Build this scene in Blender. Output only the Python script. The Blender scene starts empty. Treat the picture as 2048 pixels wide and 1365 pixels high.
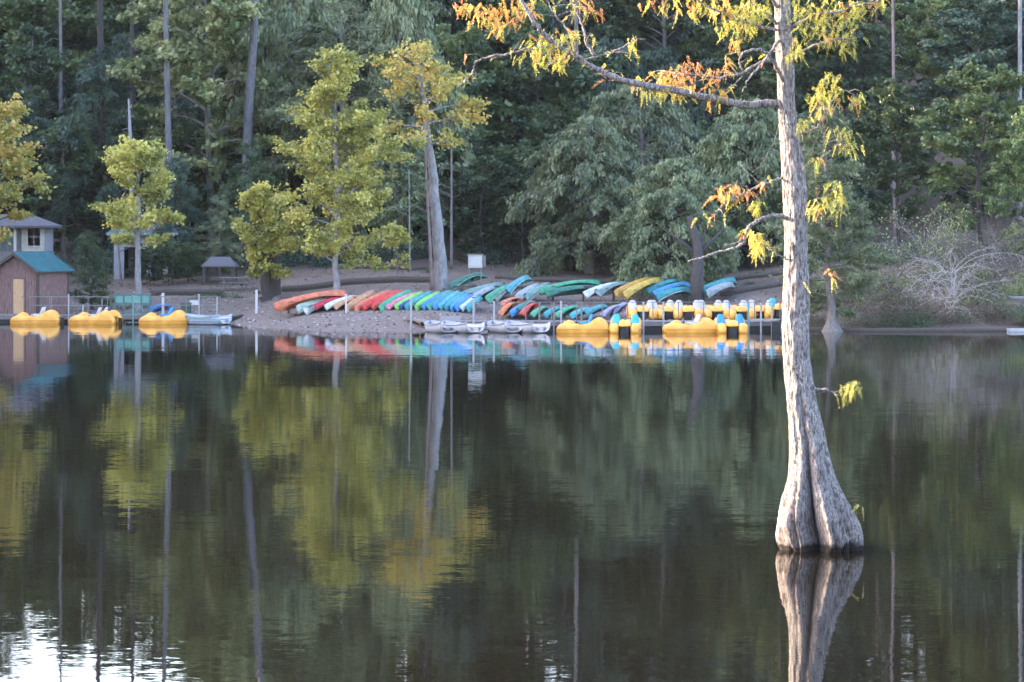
import bpy, math, random
import numpy as np
from mathutils import Vector, Matrix, noise
random.seed(7)
R = math.radians
PI = math.pi
sc = bpy.context.scene
COL = sc.collection

# ------------------------------------------------------------------ camera, sky, sun, exposure
F, H0, YH = 5689.0, 5.45, 447.0          # focal length in photo pixels, eye height over the lake, horizon row
cam = bpy.data.cameras.new('camera')
camo = bpy.data.objects.new('camera', cam)
COL.objects.link(camo)
cam.sensor_width = 36.0
cam.lens = F / 2048 * 36
cam.shift_y = -(682.5 - YH) / 2048
cam.clip_end = 3000
camo.location = (0, 0, H0)
camo.rotation_euler = (R(90), 0, 0)
cam.dof.use_dof = True
cam.dof.focus_distance = 52
cam.dof.aperture_fstop = 8.0
sc.camera = camo

SUN_EL, SUN_A = R(17), R(14)
sdir = Vector((-math.cos(SUN_EL) * math.cos(SUN_A), math.cos(SUN_EL) * math.sin(SUN_A), math.sin(SUN_EL)))
w = bpy.data.worlds.new('World')
sc.world = w
w.use_nodes = True
nt = w.node_tree
bg = nt.nodes['Background']
sky = nt.nodes.new('ShaderNodeTexSky')
sky.sky_type = 'NISHITA'
sky.sun_disc = False
sky.sun_elevation = SUN_EL
sky.sun_rotation = math.atan2(sdir.x, sdir.y)
sky.air_density = 1.0
sky.dust_density = 2.5
sky.ozone_density = 1.0
tint = nt.nodes.new('ShaderNodeMix'); tint.data_type = 'RGBA'; tint.blend_type = 'MULTIPLY'      # camera white balance, all of the sky alike
tint.inputs['Factor'].default_value = 1.0; tint.inputs['B'].default_value = (1.04, .975, 1.04, 1)
nt.links.new(sky.outputs[0], tint.inputs['A']); nt.links.new(tint.outputs['Result'], bg.inputs[0])
bg.inputs[1].default_value = 0.15
sl = bpy.data.lights.new('sun', 'SUN')
sl.energy = 3.0
sl.angle = R(0.6)
sl.color = (1.0, 0.78, 0.52)
so = bpy.data.objects.new('sun', sl)
so.rotation_euler = sdir.to_track_quat('Z', 'Y').to_euler()
so.location = (-60, 0, 60)
COL.objects.link(so)
sc.view_settings.view_transform = 'Standard'
sc.view_settings.look = 'None'
sc.view_settings.exposure = 3.2
sc.view_settings.gamma = 1
sc.render.engine = 'CYCLES'
sc.cycles.use_denoising = True
sc.cycles.max_bounces = 7
sc.cycles.diffuse_bounces = 3
sc.cycles.glossy_bounces = 3
sc.cycles.transmission_bounces = 3
sc.cycles.caustics_reflective = False
sc.cycles.caustics_refractive = False
sc.cycles.sample_clamp_indirect = 6
sc.render.use_persistent_data = False

# ------------------------------------------------------------------ helpers
def at(px, py, Y):
    return Vector(((px - 1024) / F * Y, Y, H0 + (YH - py) / F * Y))
def XX(px, Y): return (px - 1024) / F * Y
def ZZ(py, Y): return H0 + (YH - py) / F * Y

def sstep(a, b, v):
    t = min(1, max(0, (v - a) / (b - a)))
    return t * t * (3 - 2 * t)

def shore(x):
    """distance of the waterline from the camera's plane"""
    p = [(-300, 160), (-60, 158), (-28, 157.5), (-16, 155), (-13, 148), (-9, 143.2), (-4, 142.6), (-1, 146), (2, 148.5), (12, 148.5),
         (14.5, 144.5), (18, 143.6), (28, 144), (60, 146), (300, 150)]
    for i in range(len(p) - 1):
        if x <= p[i + 1][0]:
            t = (x - p[i][0]) / (p[i + 1][0] - p[i][0])
            t = t * t * (3 - 2 * t)
            return p[i][1] * (1 - t) + p[i + 1][1] * t
    return 150
PROF = [(-60, -3), (-12, -1.6), (0, 0), (4, .28), (10, .78), (16, 1.3), (22, 1.85), (28, 2.4), (36, 2.75), (45, 3.2)]
def T(x, y):
    S = shore(x)
    d = y - S
    if d <= PROF[0][0]:
        z = -3
    elif d >= 45:
        px = x / max(y, 1) * F + 1024
        slope = .11 + .20 * sstep(330, 640, px)
        z = 3.2 + slope * (d - 45) * (1 if d < 130 else 1) if d < 130 else 3.2 + slope * 85 + .1 * (d - 130)
    else:
        for i in range(len(PROF) - 1):
            if d <= PROF[i + 1][0]:
                t = (d - PROF[i][0]) / (PROF[i + 1][0] - PROF[i][0])
                z = PROF[i][1] * (1 - t) + PROF[i + 1][1] * t
                break
    if x > 14 and d > 0:                 # steeper bank right of the docks
        z += sstep(14, 18, x) * sstep(0, 2.5, d) * .45
    # the wooded hill that stands left of the bay and keeps the low sun off it
    hx = sstep(-58, -112, x) if x < -58 else 0
    hill = hx * 50 * sstep(84, 128, y)
    z += hill
    if y < 14:
        z = max(z, -2.5 + 6.3 * sstep(12, 0, y) if y < 12 else z)
    if z > .05 and y > 60:
        a = min(1, z / 2.0)
        z += a * (.16 * noise.noise(Vector((x * .22, y * .3, 1))) + .06 * noise.noise(Vector((x * .9, y * .9, 4))))
    return z

def props(o, label=None, cat=None, group=None, kind=None):
    if label: o['label'] = label
    if cat: o['category'] = cat
    if group: o['group'] = group
    if kind: o['kind'] = kind
    return o

def mesh_np(name, V, Q, mats, rnd=None, mi=None, smooth=False):
    """V (n,3) float, Q (m,k) int with k = 3 or 4"""
    V = np.ascontiguousarray(V, dtype=np.float32)
    Q = np.ascontiguousarray(Q, dtype=np.int32)
    m = bpy.data.meshes.new(name)
    n, k = Q.shape
    m.vertices.add(len(V)); m.vertices.foreach_set('co', V.ravel())
    m.loops.add(n * k); m.loops.foreach_set('vertex_index', Q.ravel())
    m.polygons.add(n)
    m.polygons.foreach_set('loop_start', np.arange(0, n * k, k, dtype=np.int32))
    if smooth: m.polygons.foreach_set('use_smooth', np.ones(n, dtype=bool))
    for mt in (mats if isinstance(mats, (list, tuple)) else [mats]):
        m.materials.append(mt)
    if mi is not None: m.polygons.foreach_set('material_index', mi.astype(np.int32))
    if rnd is not None:
        a = m.attributes.new('rnd', 'FLOAT', 'FACE')
        a.data.foreach_set('value', rnd.astype(np.float32))
    m.update(calc_edges=True)
    m.validate()
    return m

class MB:
    """collects boxes, tubes, lofts for ONE mesh object"""
    def __init__(s): s.v = []; s.f = []
    def add(s, V, Fc):
        o = len(s.v); s.v += [tuple(p) for p in V]; s.f += [tuple(i + o for i in q) for q in Fc]
        return s
    def box(s, c, d, rz=0, ry=0, taper=1.0):
        M = Matrix.Rotation(rz, 3, 'Z') @ Matrix.Rotation(ry, 3, 'Y')
        V = []
        for z in (-1, 1):
            t = taper if z > 0 else 1
            for x, y in ((-1, -1), (1, -1), (1, 1), (-1, 1)):
                V.append(Vector(c) + M @ Vector((x * d[0] / 2 * t, y * d[1] / 2 * t, z * d[2] / 2)))
        return s.add(V, [(3, 2, 1, 0), (4, 5, 6, 7), (0, 1, 5, 4), (1, 2, 6, 5), (2, 3, 7, 6), (3, 0, 4, 7)])
    def bar(s, a, b, w_, h_=None):
        a, b = Vector(a), Vector(b); h_ = h_ or w_
        d = (b - a).normalized()
        u = Vector((0, 0, 1)) if abs(d.z) < .95 else Vector((0, 1, 0))
        sd = d.cross(u).normalized(); up = sd.cross(d).normalized()
        V = []
        for p in (a, b):
            for i, j in ((-1, -1), (1, -1), (1, 1), (-1, 1)):
                V.append(p + sd * i * w_ / 2 + up * j * h_ / 2)
        return s.add(V, [(3, 2, 1, 0), (4, 5, 6, 7), (0, 1, 5, 4), (1, 2, 6, 5), (2, 3, 7, 6), (3, 0, 4, 7)])
    def tube(s, pts, rad, n=8, cap=True):
        V, Q = tube_np(np.array([tuple(p) for p in pts], dtype=float), np.array(rad if hasattr(rad, '__len__') else [rad] * len(pts), dtype=float), n)
        fs = [tuple(int(i) for i in q) for q in Q]
        if cap:
            fs.append(tuple(range(n - 1, -1, -1))); L = len(V)
            fs.append(tuple(range(L - n, L)))
        return s.add(V.tolist(), fs)
    def build(s, name, m, parent=None, smooth=False, mi=None):
        me = bpy.data.meshes.new(name)
        me.from_pydata(s.v, [], s.f)
        for mt in (m if isinstance(m, (list, tuple)) else [m]): me.materials.append(mt)
        if smooth: me.polygons.foreach_set('use_smooth', [True] * len(s.f))
        if mi: me.polygons.foreach_set('material_index', mi)
        me.update()
        o = bpy.data.objects.new(name, me); COL.objects.link(o)
        if parent is not None: o.parent = parent
        return o

def link(name, me, parent=None, loc=None):
    o = bpy.data.objects.new(name, me); COL.objects.link(o)
    if parent is not None: o.parent = parent
    if loc is not None: o.location = loc
    return o

def thing(name, label, cat, loc=(0, 0, 0), rz=0, group=None):
    o = bpy.data.objects.new(name, None); COL.objects.link(o)
    o.empty_display_size = .3
    o.location = loc; o.rotation_euler = (0, 0, rz)
    return props(o, label, cat, group)

def dup(root, loc, rz=None, label=None, scale=None):
    r = root.copy(); COL.objects.link(r); r.location = loc
    if rz is not None: r.rotation_euler = (0, 0, rz)
    if scale is not None: r.scale = scale
    if label: r['label'] = label
    for ch in root.children:
        c = ch.copy(); COL.objects.link(c); c.parent = r
        for g in ch.children:
            d = g.copy(); COL.objects.link(d); d.parent = c
    return r

def tube_np(P, rad, n=6):
    P = np.asarray(P, float)
    d = np.gradient(P, axis=0)
    d /= np.linalg.norm(d, axis=1)[:, None] + 1e-9
    ref = np.array([.13, .21, 1.0]) if abs(d[:, 2]).mean() < .8 else np.array([1.0, .17, .1])
    u = np.cross(d, ref); u /= np.linalg.norm(u, axis=1)[:, None] + 1e-9
    v = np.cross(d, u)
    a = np.arange(n) * 2 * PI / n
    V = P[:, None, :] + rad[:, None, None] * (np.cos(a)[None, :, None] * u[:, None, :] + np.sin(a)[None, :, None] * v[:, None, :])
    k = len(P)
    i = np.arange(k - 1)[:, None] * n; j = np.arange(n)[None, :]; j2 = (j + 1) % n
    Q = np.stack([i + j, i + j2, i + n + j2, i + n + j], axis=-1).reshape(-1, 4)
    return V.reshape(-1, 3), Q

def smooth_path(P, per=6):
    """Catmull-Rom through the points"""
    P = [np.array(tuple(p), float) for p in P]
    P = [2 * P[0] - P[1]] + P + [2 * P[-1] - P[-2]]
    out = []
    for i in range(1, len(P) - 2):
        for k in range(per):
            t = k / per
            a, b, c, d = P[i - 1], P[i], P[i + 1], P[i + 2]
            out.append(.5 * ((2 * b) + (c - a) * t + (2 * a - 5 * b + 4 * c - d) * t * t + (3 * b - a - 3 * c + d) * t ** 3))
    out.append(P[-2])
    return np.array(out)

# ------------------------------------------------------------------ materials
def newmat(name):
    m = bpy.data.materials.new(name); m.use_nodes = True
    return m, m.node_tree, m.node_tree.nodes['Principled BSDF']

def mat(name, c, rough=.6, var=.15, scale=6.0, bump=.0, stretch=(1, 1, 1), c2=None, metal=0, bscale=None, spec=.5, objrand=0):
    m, t, b = newmat(name)
    N, L = t.nodes, t.links
    tc = N.new('ShaderNodeTexCoord'); mp = N.new('ShaderNodeMapping'); mp.inputs['Scale'].default_value = stretch
    L.new(tc.outputs['Object'], mp.inputs[0])
    nz = N.new('ShaderNodeTexNoise'); nz.inputs['Scale'].default_value = scale; nz.inputs['Detail'].default_value = 5; nz.inputs['Roughness'].default_value = .65
    L.new(mp.outputs[0], nz.inputs['Vector'])
    r = N.new('ShaderNodeValToRGB')
    a = [x * (1 - var) for x in c]; bb = list(c2) if c2 else [min(1, x * (1 + var)) for x in c]
    r.color_ramp.elements[0].position = .36; r.color_ramp.elements[0].color = (*a, 1)
    r.color_ramp.elements[1].position = .64; r.color_ramp.elements[1].color = (*bb, 1)
    L.new(nz.outputs['Fac'], r.inputs[0])
    L.new(r.outputs[0], b.inputs['Base Color'])
    b.inputs['Roughness'].default_value = rough
    b.inputs['Metallic'].default_value = metal
    b.inputs['Specular IOR Level'].default_value = spec
    if bump:
        n2 = N.new('ShaderNodeTexNoise'); n2.inputs['Scale'].default_value = bscale or scale * 3; n2.inputs['Detail'].default_value = 6
        L.new(mp.outputs[0], n2.inputs['Vector'])
        bp = N.new('ShaderNodeBump'); bp.inputs['Strength'].default_value = 1; bp.inputs['Distance'].default_value = bump
        L.new(n2.outputs['Fac'], bp.inputs['Height']); L.new(bp.outputs[0], b.inputs['Normal'])
    return m

def foliage(name, cols, trans=.35, clump=.45, bright=.25):
    """leaf material: three leaf colours picked per leaf, drifting in clumps through the crown"""
    m = bpy.data.materials.new(name); m.use_nodes = True
    t = m.node_tree; N, L = t.nodes, t.links
    N.clear()
    out = N.new('ShaderNodeOutputMaterial')
    at_ = N.new('ShaderNodeAttribute'); at_.attribute_name = 'rnd'
    tc = N.new('ShaderNodeTexCoord')
    nz = N.new('ShaderNodeTexNoise'); nz.inputs['Scale'].default_value = clump; nz.inputs['Detail'].default_value = 3
    L.new(tc.outputs['Object'], nz.inputs['Vector'])
    mx = N.new('ShaderNodeMath'); mx.operation = 'MULTIPLY_ADD'; mx.inputs[1].default_value = .75
    L.new(at_.outputs['Fac'], mx.inputs[0])
    m2 = N.new('ShaderNodeMath'); m2.operation = 'MULTIPLY_ADD'; m2.inputs[1].default_value = 1.6; m2.inputs[2].default_value = -.58
    L.new(nz.outputs['Fac'], m2.inputs[0]); L.new(m2.outputs[0], mx.inputs[2])
    r = N.new('ShaderNodeValToRGB'); e = r.color_ramp.elements
    e[0].position = .15; e[0].color = (*cols[0], 1); e[1].position = .9; e[1].color = (*cols[2], 1)
    k = e.new(.5); k.color = (*cols[1], 1)
    L.new(mx.outputs[0], r.inputs[0])
    oi = N.new('ShaderNodeObjectInfo')
    hs = N.new('ShaderNodeHueSaturation')
    mr = N.new('ShaderNodeMapRange'); mr.inputs['To Min'].default_value = 1 - bright; mr.inputs['To Max'].default_value = 1 + bright
    L.new(oi.outputs['Random'], mr.inputs['Value']); L.new(mr.outputs[0], hs.inputs['Value'])
    L.new(r.outputs[0], hs.inputs['Color'])
    d = N.new('ShaderNodeBsdfDiffuse'); tr = N.new('ShaderNodeBsdfTranslucent'); mix = N.new('ShaderNodeMixShader')
    L.new(hs.outputs[0], d.inputs[0]); L.new(hs.outputs[0], tr.inputs[0])
    mix.inputs[0].default_value = trans
    L.new(d.outputs[0], mix.inputs[1]); L.new(tr.outputs[0], mix.inputs[2])
    g = N.new('ShaderNodeBsdfGlossy'); g.inputs['Roughness'].default_value = .45; g.inputs[0].default_value = (1, 1, 1, 1)
    m3 = N.new('ShaderNodeMixShader'); m3.inputs[0].default_value = .035
    L.new(mix.outputs[0], m3.inputs[1]); L.new(g.outputs[0], m3.inputs[2])
    L.new(m3.outputs[0], out.inputs[0])
    return m

FOL = {
    'dark': foliage('leaf_dark_green', [(.026, .050, .026), (.052, .092, .042), (.110, .160, .066)]),
    'blue': foliage('leaf_blue_green', [(.022, .052, .042), (.046, .088, .062), (.095, .150, .090)]),
    'mid': foliage('leaf_mid_green', [(.042, .080, .034), (.095, .150, .058), (.190, .240, .080)]),
    'pale': foliage('leaf_pale_green', [(.060, .100, .055), (.140, .190, .100), (.270, .320, .165)], clump=.6),
    'yellowgreen': foliage('leaf_yellow_green', [(.15, .19, .050), (.39, .385, .095), (.70, .65, .18)], trans=.42, clump=.7, bright=.12),
    'olive': foliage('leaf_olive', [(.08, .13, .05), (.18, .23, .09), (.36, .38, .17)], clump=.5),
    'orange': foliage('leaf_orange', [(.19, .23, .06), (.44, .42, .10), (.68, .48, .13)], trans=.42, clump=.55, bright=.1),
    'light': foliage('leaf_light_cypress', [(.09, .13, .065), (.17, .21, .11), (.29, .33, .17)], clump=.7),
    'brown': foliage('leaf_brown', [(.060, .046, .034), (.095, .074, .053), (.140, .110, .078)]),
    'cypress': foliage('leaf_cypress', [(.20, .27, .045), (.46, .46, .08), (.70, .56, .12)], trans=.45, clump=1.2, bright=.0),
    'rust': foliage('leaf_cypress_rust', [(.52, .34, .07), (.66, .34, .09), (.74, .28, .12)], trans=.45, clump=1.2, bright=.0),
}
M = {}
M['bark_dark'] = mat('bark_dark', (.05, .043, .042), .9, .35, 5, .02, (3, 3, .5))
M['bark_grey'] = mat('bark_grey', (.17, .155, .15), .9, .3, 4, .02, (3, 3, .5))
M['bark_pale'] = mat('bark_pale', (.23, .225, .235), .85, .3, 3, .015, (2, 2, .8))
M['bark_bluish'] = mat('bark_bluish_grey', (.13, .13, .145), .9, .35, 4, .02, (3, 3, .5))
M['bark_pink'] = mat('bark_pine', (.20, .15, .15), .9, .3, 4, .02, (3, 3, .5))
M['driftwood'] = mat('bleached_twig', (.36, .34, .33), .85, .2, 5)
M['timber'] = mat('timber_dark', (.075, .062, .055), .9, .3, 6, .01, (1, 6, 6))
M['wood_grey'] = mat('wood_weathered', (.18, .17, .165), .85, .25, 6, .006, (1, 8, 8))
M['wood_brown'] = mat('wood_brown', (.24, .13, .085), .8, .25, 6, .006, (6, 6, 1))
M['shed_red'] = mat('shed_boards_red', (.22, .10, .085), .85, .3, 5, .008, (5, 5, .6), c2=(.25, .18, .175))
M['shed_door'] = mat('shed_door_tan', (.52, .34, .19), .7, .15, 4, .004, (6, 6, 1))
M['roof_teal'] = mat('roof_teal_metal', (.015, .11, .13), .55, .15, 2, .002, (1, 1, 1))
M['roof_grey'] = mat('roof_grey_shingle', (.10, .098, .11), .9, .2, 8, .01)
M['wall_grey'] = mat('wall_grey_render', (.30, .30, .33), .9, .12, 4, .005)
M['white'] = mat('white_paint', (.52, .52, .53), .5, .08, 5)
M['green_paint'] = mat('green_paint', (.025, .14, .12), .55, .12, 5)
M['green_pale'] = mat('green_pale_paint', (.12, .27, .25), .55, .12, 5)
M['window'] = mat('window_glass', (.05, .05, .055), .12, .2, 2)
M['pane_red'] = mat('window_curtain', (.30, .15, .14), .6, .15, 3)
M['metal'] = mat('galvanised_pipe', (.33, .34, .36), .5, .15, 12, metal=.3)
M['black'] = mat('black_plastic', (.014, .014, .018), .6, .2, 6)
M['alu'] = mat('pale_hull_paint', (.36, .37, .41), .4, .1, 3)
M['alu_blue'] = mat('pale_blue_hull', (.36, .46, .55), .4, .1, 3)
M['yellow'] = mat('yellow_boat_plastic', (.84, .36, .045), .38, .14, 2.2, c2=(.90, .46, .085))
M['orange_trim'] = mat('orange_boat_trim', (.66, .24, .04), .45, .15, 3)
M['box_green'] = mat('utility_box_green', (.05, .085, .07), .6, .2, 5)
def plastic(n, c):
    c = tuple(x * .82 for x in c)
    M[n] = mat('hull_' + n, c, .5, .38, 3.5, c2=tuple(min(1, x * 1.15 + .01) for x in c))
plastic('c_orange', (.78, .20, .05))
plastic('c_salmon', (.72, .20, .10))
plastic('c_red', (.66, .05, .035))
plastic('c_crimson', (.55, .02, .05))
plastic('c_tan', (.58, .30, .15))
plastic('c_green', (.06, .38, .20))
plastic('c_dkgreen', (.03, .20, .14))
plastic('c_lime', (.25, .60, .12))
plastic('c_teal', (.04, .32, .34))
plastic('c_aqua', (.08, .40, .46))
plastic('c_blue', (.04, .24, .56))
plastic('c_navy', (.02, .07, .24))
plastic('c_sky', (.06, .30, .58))
plastic('c_white', (.66, .68, .66))
plastic('c_palegreen', (.42, .55, .44))
plastic('c_grey', (.38, .42, .43))
plastic('c_greygreen', (.20, .34, .30))
plastic('c_mustard', (.62, .34, .05))
plastic('c_yellow', (.72, .46, .07))
plastic('c_lilac', (.34, .33, .46))
plastic('c_pink', (.72, .22, .30))
plastic('c_black', (.025, .028, .03))

# ground: brown dirt, gravel and leaf litter
def ground_mat():
    m, t, b = newmat('ground_dirt'); N, L = t.nodes, t.links
    g = N.new('ShaderNodeNewGeometry'); sx = N.new('ShaderNodeSeparateXYZ'); L.new(g.outputs['Position'], sx.inputs[0])
    n1 = N.new('ShaderNodeTexNoise'); n1.inputs['Scale'].default_value = .35; n1.inputs['Detail'].default_value = 6; L.new(g.outputs['Position'], n1.inputs['Vector'])
    n2 = N.new('ShaderNodeTexNoise'); n2.inputs['Scale'].default_value = 5; n2.inputs['Detail'].default_value = 6; n2.inputs['Roughness'].default_value = .75; L.new(g.outputs['Position'], n2.inputs['Vector'])
    r1 = N.new('ShaderNodeValToRGB'); e = r1.color_ramp.elements
    e[0].position = .32; e[0].color = (.125, .095, .082, 1); e[1].position = .7; e[1].color = (.235, .188, .170, 1)
    L.new(n2.outputs['Fac'], r1.inputs[0])
    r2 = N.new('ShaderNodeValToRGB'); e = r2.color_ramp.elements
    e[0].position = .36; e[0].color = (.085, .062, .050, 1); e[1].position = .7; e[1].color = (.17, .125, .095, 1)
    L.new(n2.outputs['Fac'], r2.inputs[0])
    mr = N.new('ShaderNodeMapRange'); mr.inputs['From Min'].default_value = 162; mr.inputs['From Max'].default_value = 176
    L.new(sx.outputs['Y'], mr.inputs['Value'])
    ad = N.new('ShaderNodeMath'); ad.operation = 'MULTIPLY_ADD'; ad.inputs[1].default_value = 1.4; ad.inputs[2].default_value = -.7
    L.new(n1.outputs['Fac'], ad.inputs[0])
    a2 = N.new('ShaderNodeMath'); a2.operation = 'ADD'; a2.use_clamp = True; L.new(ad.outputs[0], a2.inputs[0]); L.new(mr.outputs[0], a2.inputs[1])
    # litter covers the bank right of the docks
    mr2 = N.new('ShaderNodeMapRange'); mr2.inputs['From Min'].default_value = 13; mr2.inputs['From Max'].default_value = 15.5; L.new(sx.outputs['X'], mr2.inputs['Value'])
    a3 = N.new('ShaderNodeMath'); a3.operation = 'ADD'; a3.use_clamp = True; L.new(a2.outputs[0], a3.inputs[0]); L.new(mr2.outputs[0], a3.inputs[1])
    mx = N.new('ShaderNodeMix'); mx.data_type = 'RGBA'; L.new(a3.outputs[0], mx.inputs['Factor']); L.new(r1.outputs[0], mx.inputs['A']); L.new(r2.outputs[0], mx.inputs['B'])
    L.new(mx.outputs['Result'], b.inputs['Base Color']); b.inputs['Roughness'].default_value = .95
    bp = N.new('ShaderNodeBump'); bp.inputs['Distance'].default_value = .08; L.new(n2.outputs['Fac'], bp.inputs['Height']); L.new(bp.outputs[0], b.inputs['Normal'])
    return m
M['ground'] = ground_mat()

def water_mat():
    m, t, b = newmat('lake_water'); N, L = t.nodes, t.links
    b.inputs['Base Color'].default_value = (.006, .005, .003, 1)
    b.inputs['Roughness'].default_value = .018
    b.inputs['IOR'].default_value = 1.333
    g = N.new('ShaderNodeNewGeometry')
    def slope(scale, stretch, amp, seed):
        mp = N.new('ShaderNodeMapping'); mp.inputs['Scale'].default_value = stretch; mp.inputs['Location'].default_value = (seed, seed * 2, 0)
        L.new(g.outputs['Position'], mp.inputs[0])
        nz = N.new('ShaderNodeTexNoise'); nz.inputs['Scale'].default_value = scale; nz.inputs['Detail'].default_value = 3
        L.new(mp.outputs[0], nz.inputs['Vector'])
        s1 = N.new('ShaderNodeVectorMath'); s1.operation = 'SUBTRACT'; s1.inputs[1].default_value = (.5, .5, .5); L.new(nz.outputs['Color'], s1.inputs[0])
        s2 = N.new('ShaderNodeVectorMath'); s2.operation = 'MULTIPLY'; s2.inputs[1].default_value = (amp * .35, amp, 0); L.new(s1.outputs[0], s2.inputs[0])
        return s2
    a = slope(1.0, (.8, 2.6, 1), .013, 3.1)
    c = slope(1.0, (.15, .5, 1), .010, 7.7)
    d = slope(1.0, (5, 13, 1), .024, 1.3)
    s = N.new('ShaderNodeVectorMath'); s.operation = 'ADD'; L.new(a.outputs[0], s.inputs[0]); L.new(c.outputs[0], s.inputs[1])
    s_ = N.new('ShaderNodeVectorMath'); s_.operation = 'ADD'; L.new(s.outputs[0], s_.inputs[0]); L.new(d.outputs[0], s_.inputs[1])
    u = N.new('ShaderNodeVectorMath'); u.operation = 'ADD'; u.inputs[1].default_value = (0, 0, 1); L.new(s_.outputs[0], u.inputs[0])
    n = N.new('ShaderNodeVectorMath'); n.operation = 'NORMALIZE'; L.new(u.outputs[0], n.inputs[0])
    L.new(n.outputs[0], b.inputs['Normal'])
    return m
M['water'] = water_mat()

# ------------------------------------------------------------------ the setting
def axis(segs):
    out = []
    for a, b, s in segs:
        k = max(1, round((b - a) / s)); out += [a + (b - a) * i / k for i in range(k)]
    return np.array(out + [segs[-1][1]])
gx = axis([(-420, -150, 15), (-150, -50, 4), (-50, 50, .8), (50, 150, 5), (150, 420, 15)])
gy = axis([(-60, 0, 10), (0, 16, 2), (16, 130, 8), (130, 176, .6), (176, 280, 2.5), (280, 520, 15)])
GV = np.array([(x, y, T(x, y)) for y in gy for x in gx])
nx, ny = len(gx), len(gy)
ii = np.arange(ny - 1)[:, None] * nx + np.arange(nx - 1)[None, :]
GQ = np.stack([ii, ii + 1, ii + nx + 1, ii + nx], -1).reshape(-1, 4)
g_ = link('ground', mesh_np('ground', GV, GQ, M['ground'], smooth=True)); props(g_, 'brown dirt shore rising behind the lake into a wooded hill', None, None, 'structure')
wo = MB().add([(-420, -60, 0), (420, -60, 0), (420, 175, 0), (-420, 175, 0)], [(0, 1, 2, 3)]).build('water', M['water'])
props(wo, 'calm dark lake mirroring the shore', None, None, 'structure')

# ------------------------------------------------------------------ trees
def leaf_np(C, D, Nn, Lh, Wd):
    D = D / (np.linalg.norm(D, axis=1)[:, None] + 1e-9)
    S = np.cross(D, Nn); S /= (np.linalg.norm(S, axis=1)[:, None] + 1e-9)
    n = len(C)
    V = np.empty((n, 4, 3))
    V[:, 0] = C - D * Lh[:, None] * .5
    V[:, 1] = C + S * Wd[:, None] * .5 - D * Lh[:, None] * .05
    V[:, 2] = C + D * Lh[:, None] * .5
    V[:, 3] = C - S * Wd[:, None] * .5 - D * Lh[:, None] * .05
    return V.reshape(-1, 3), np.arange(n * 4).reshape(-1, 4)

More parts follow.
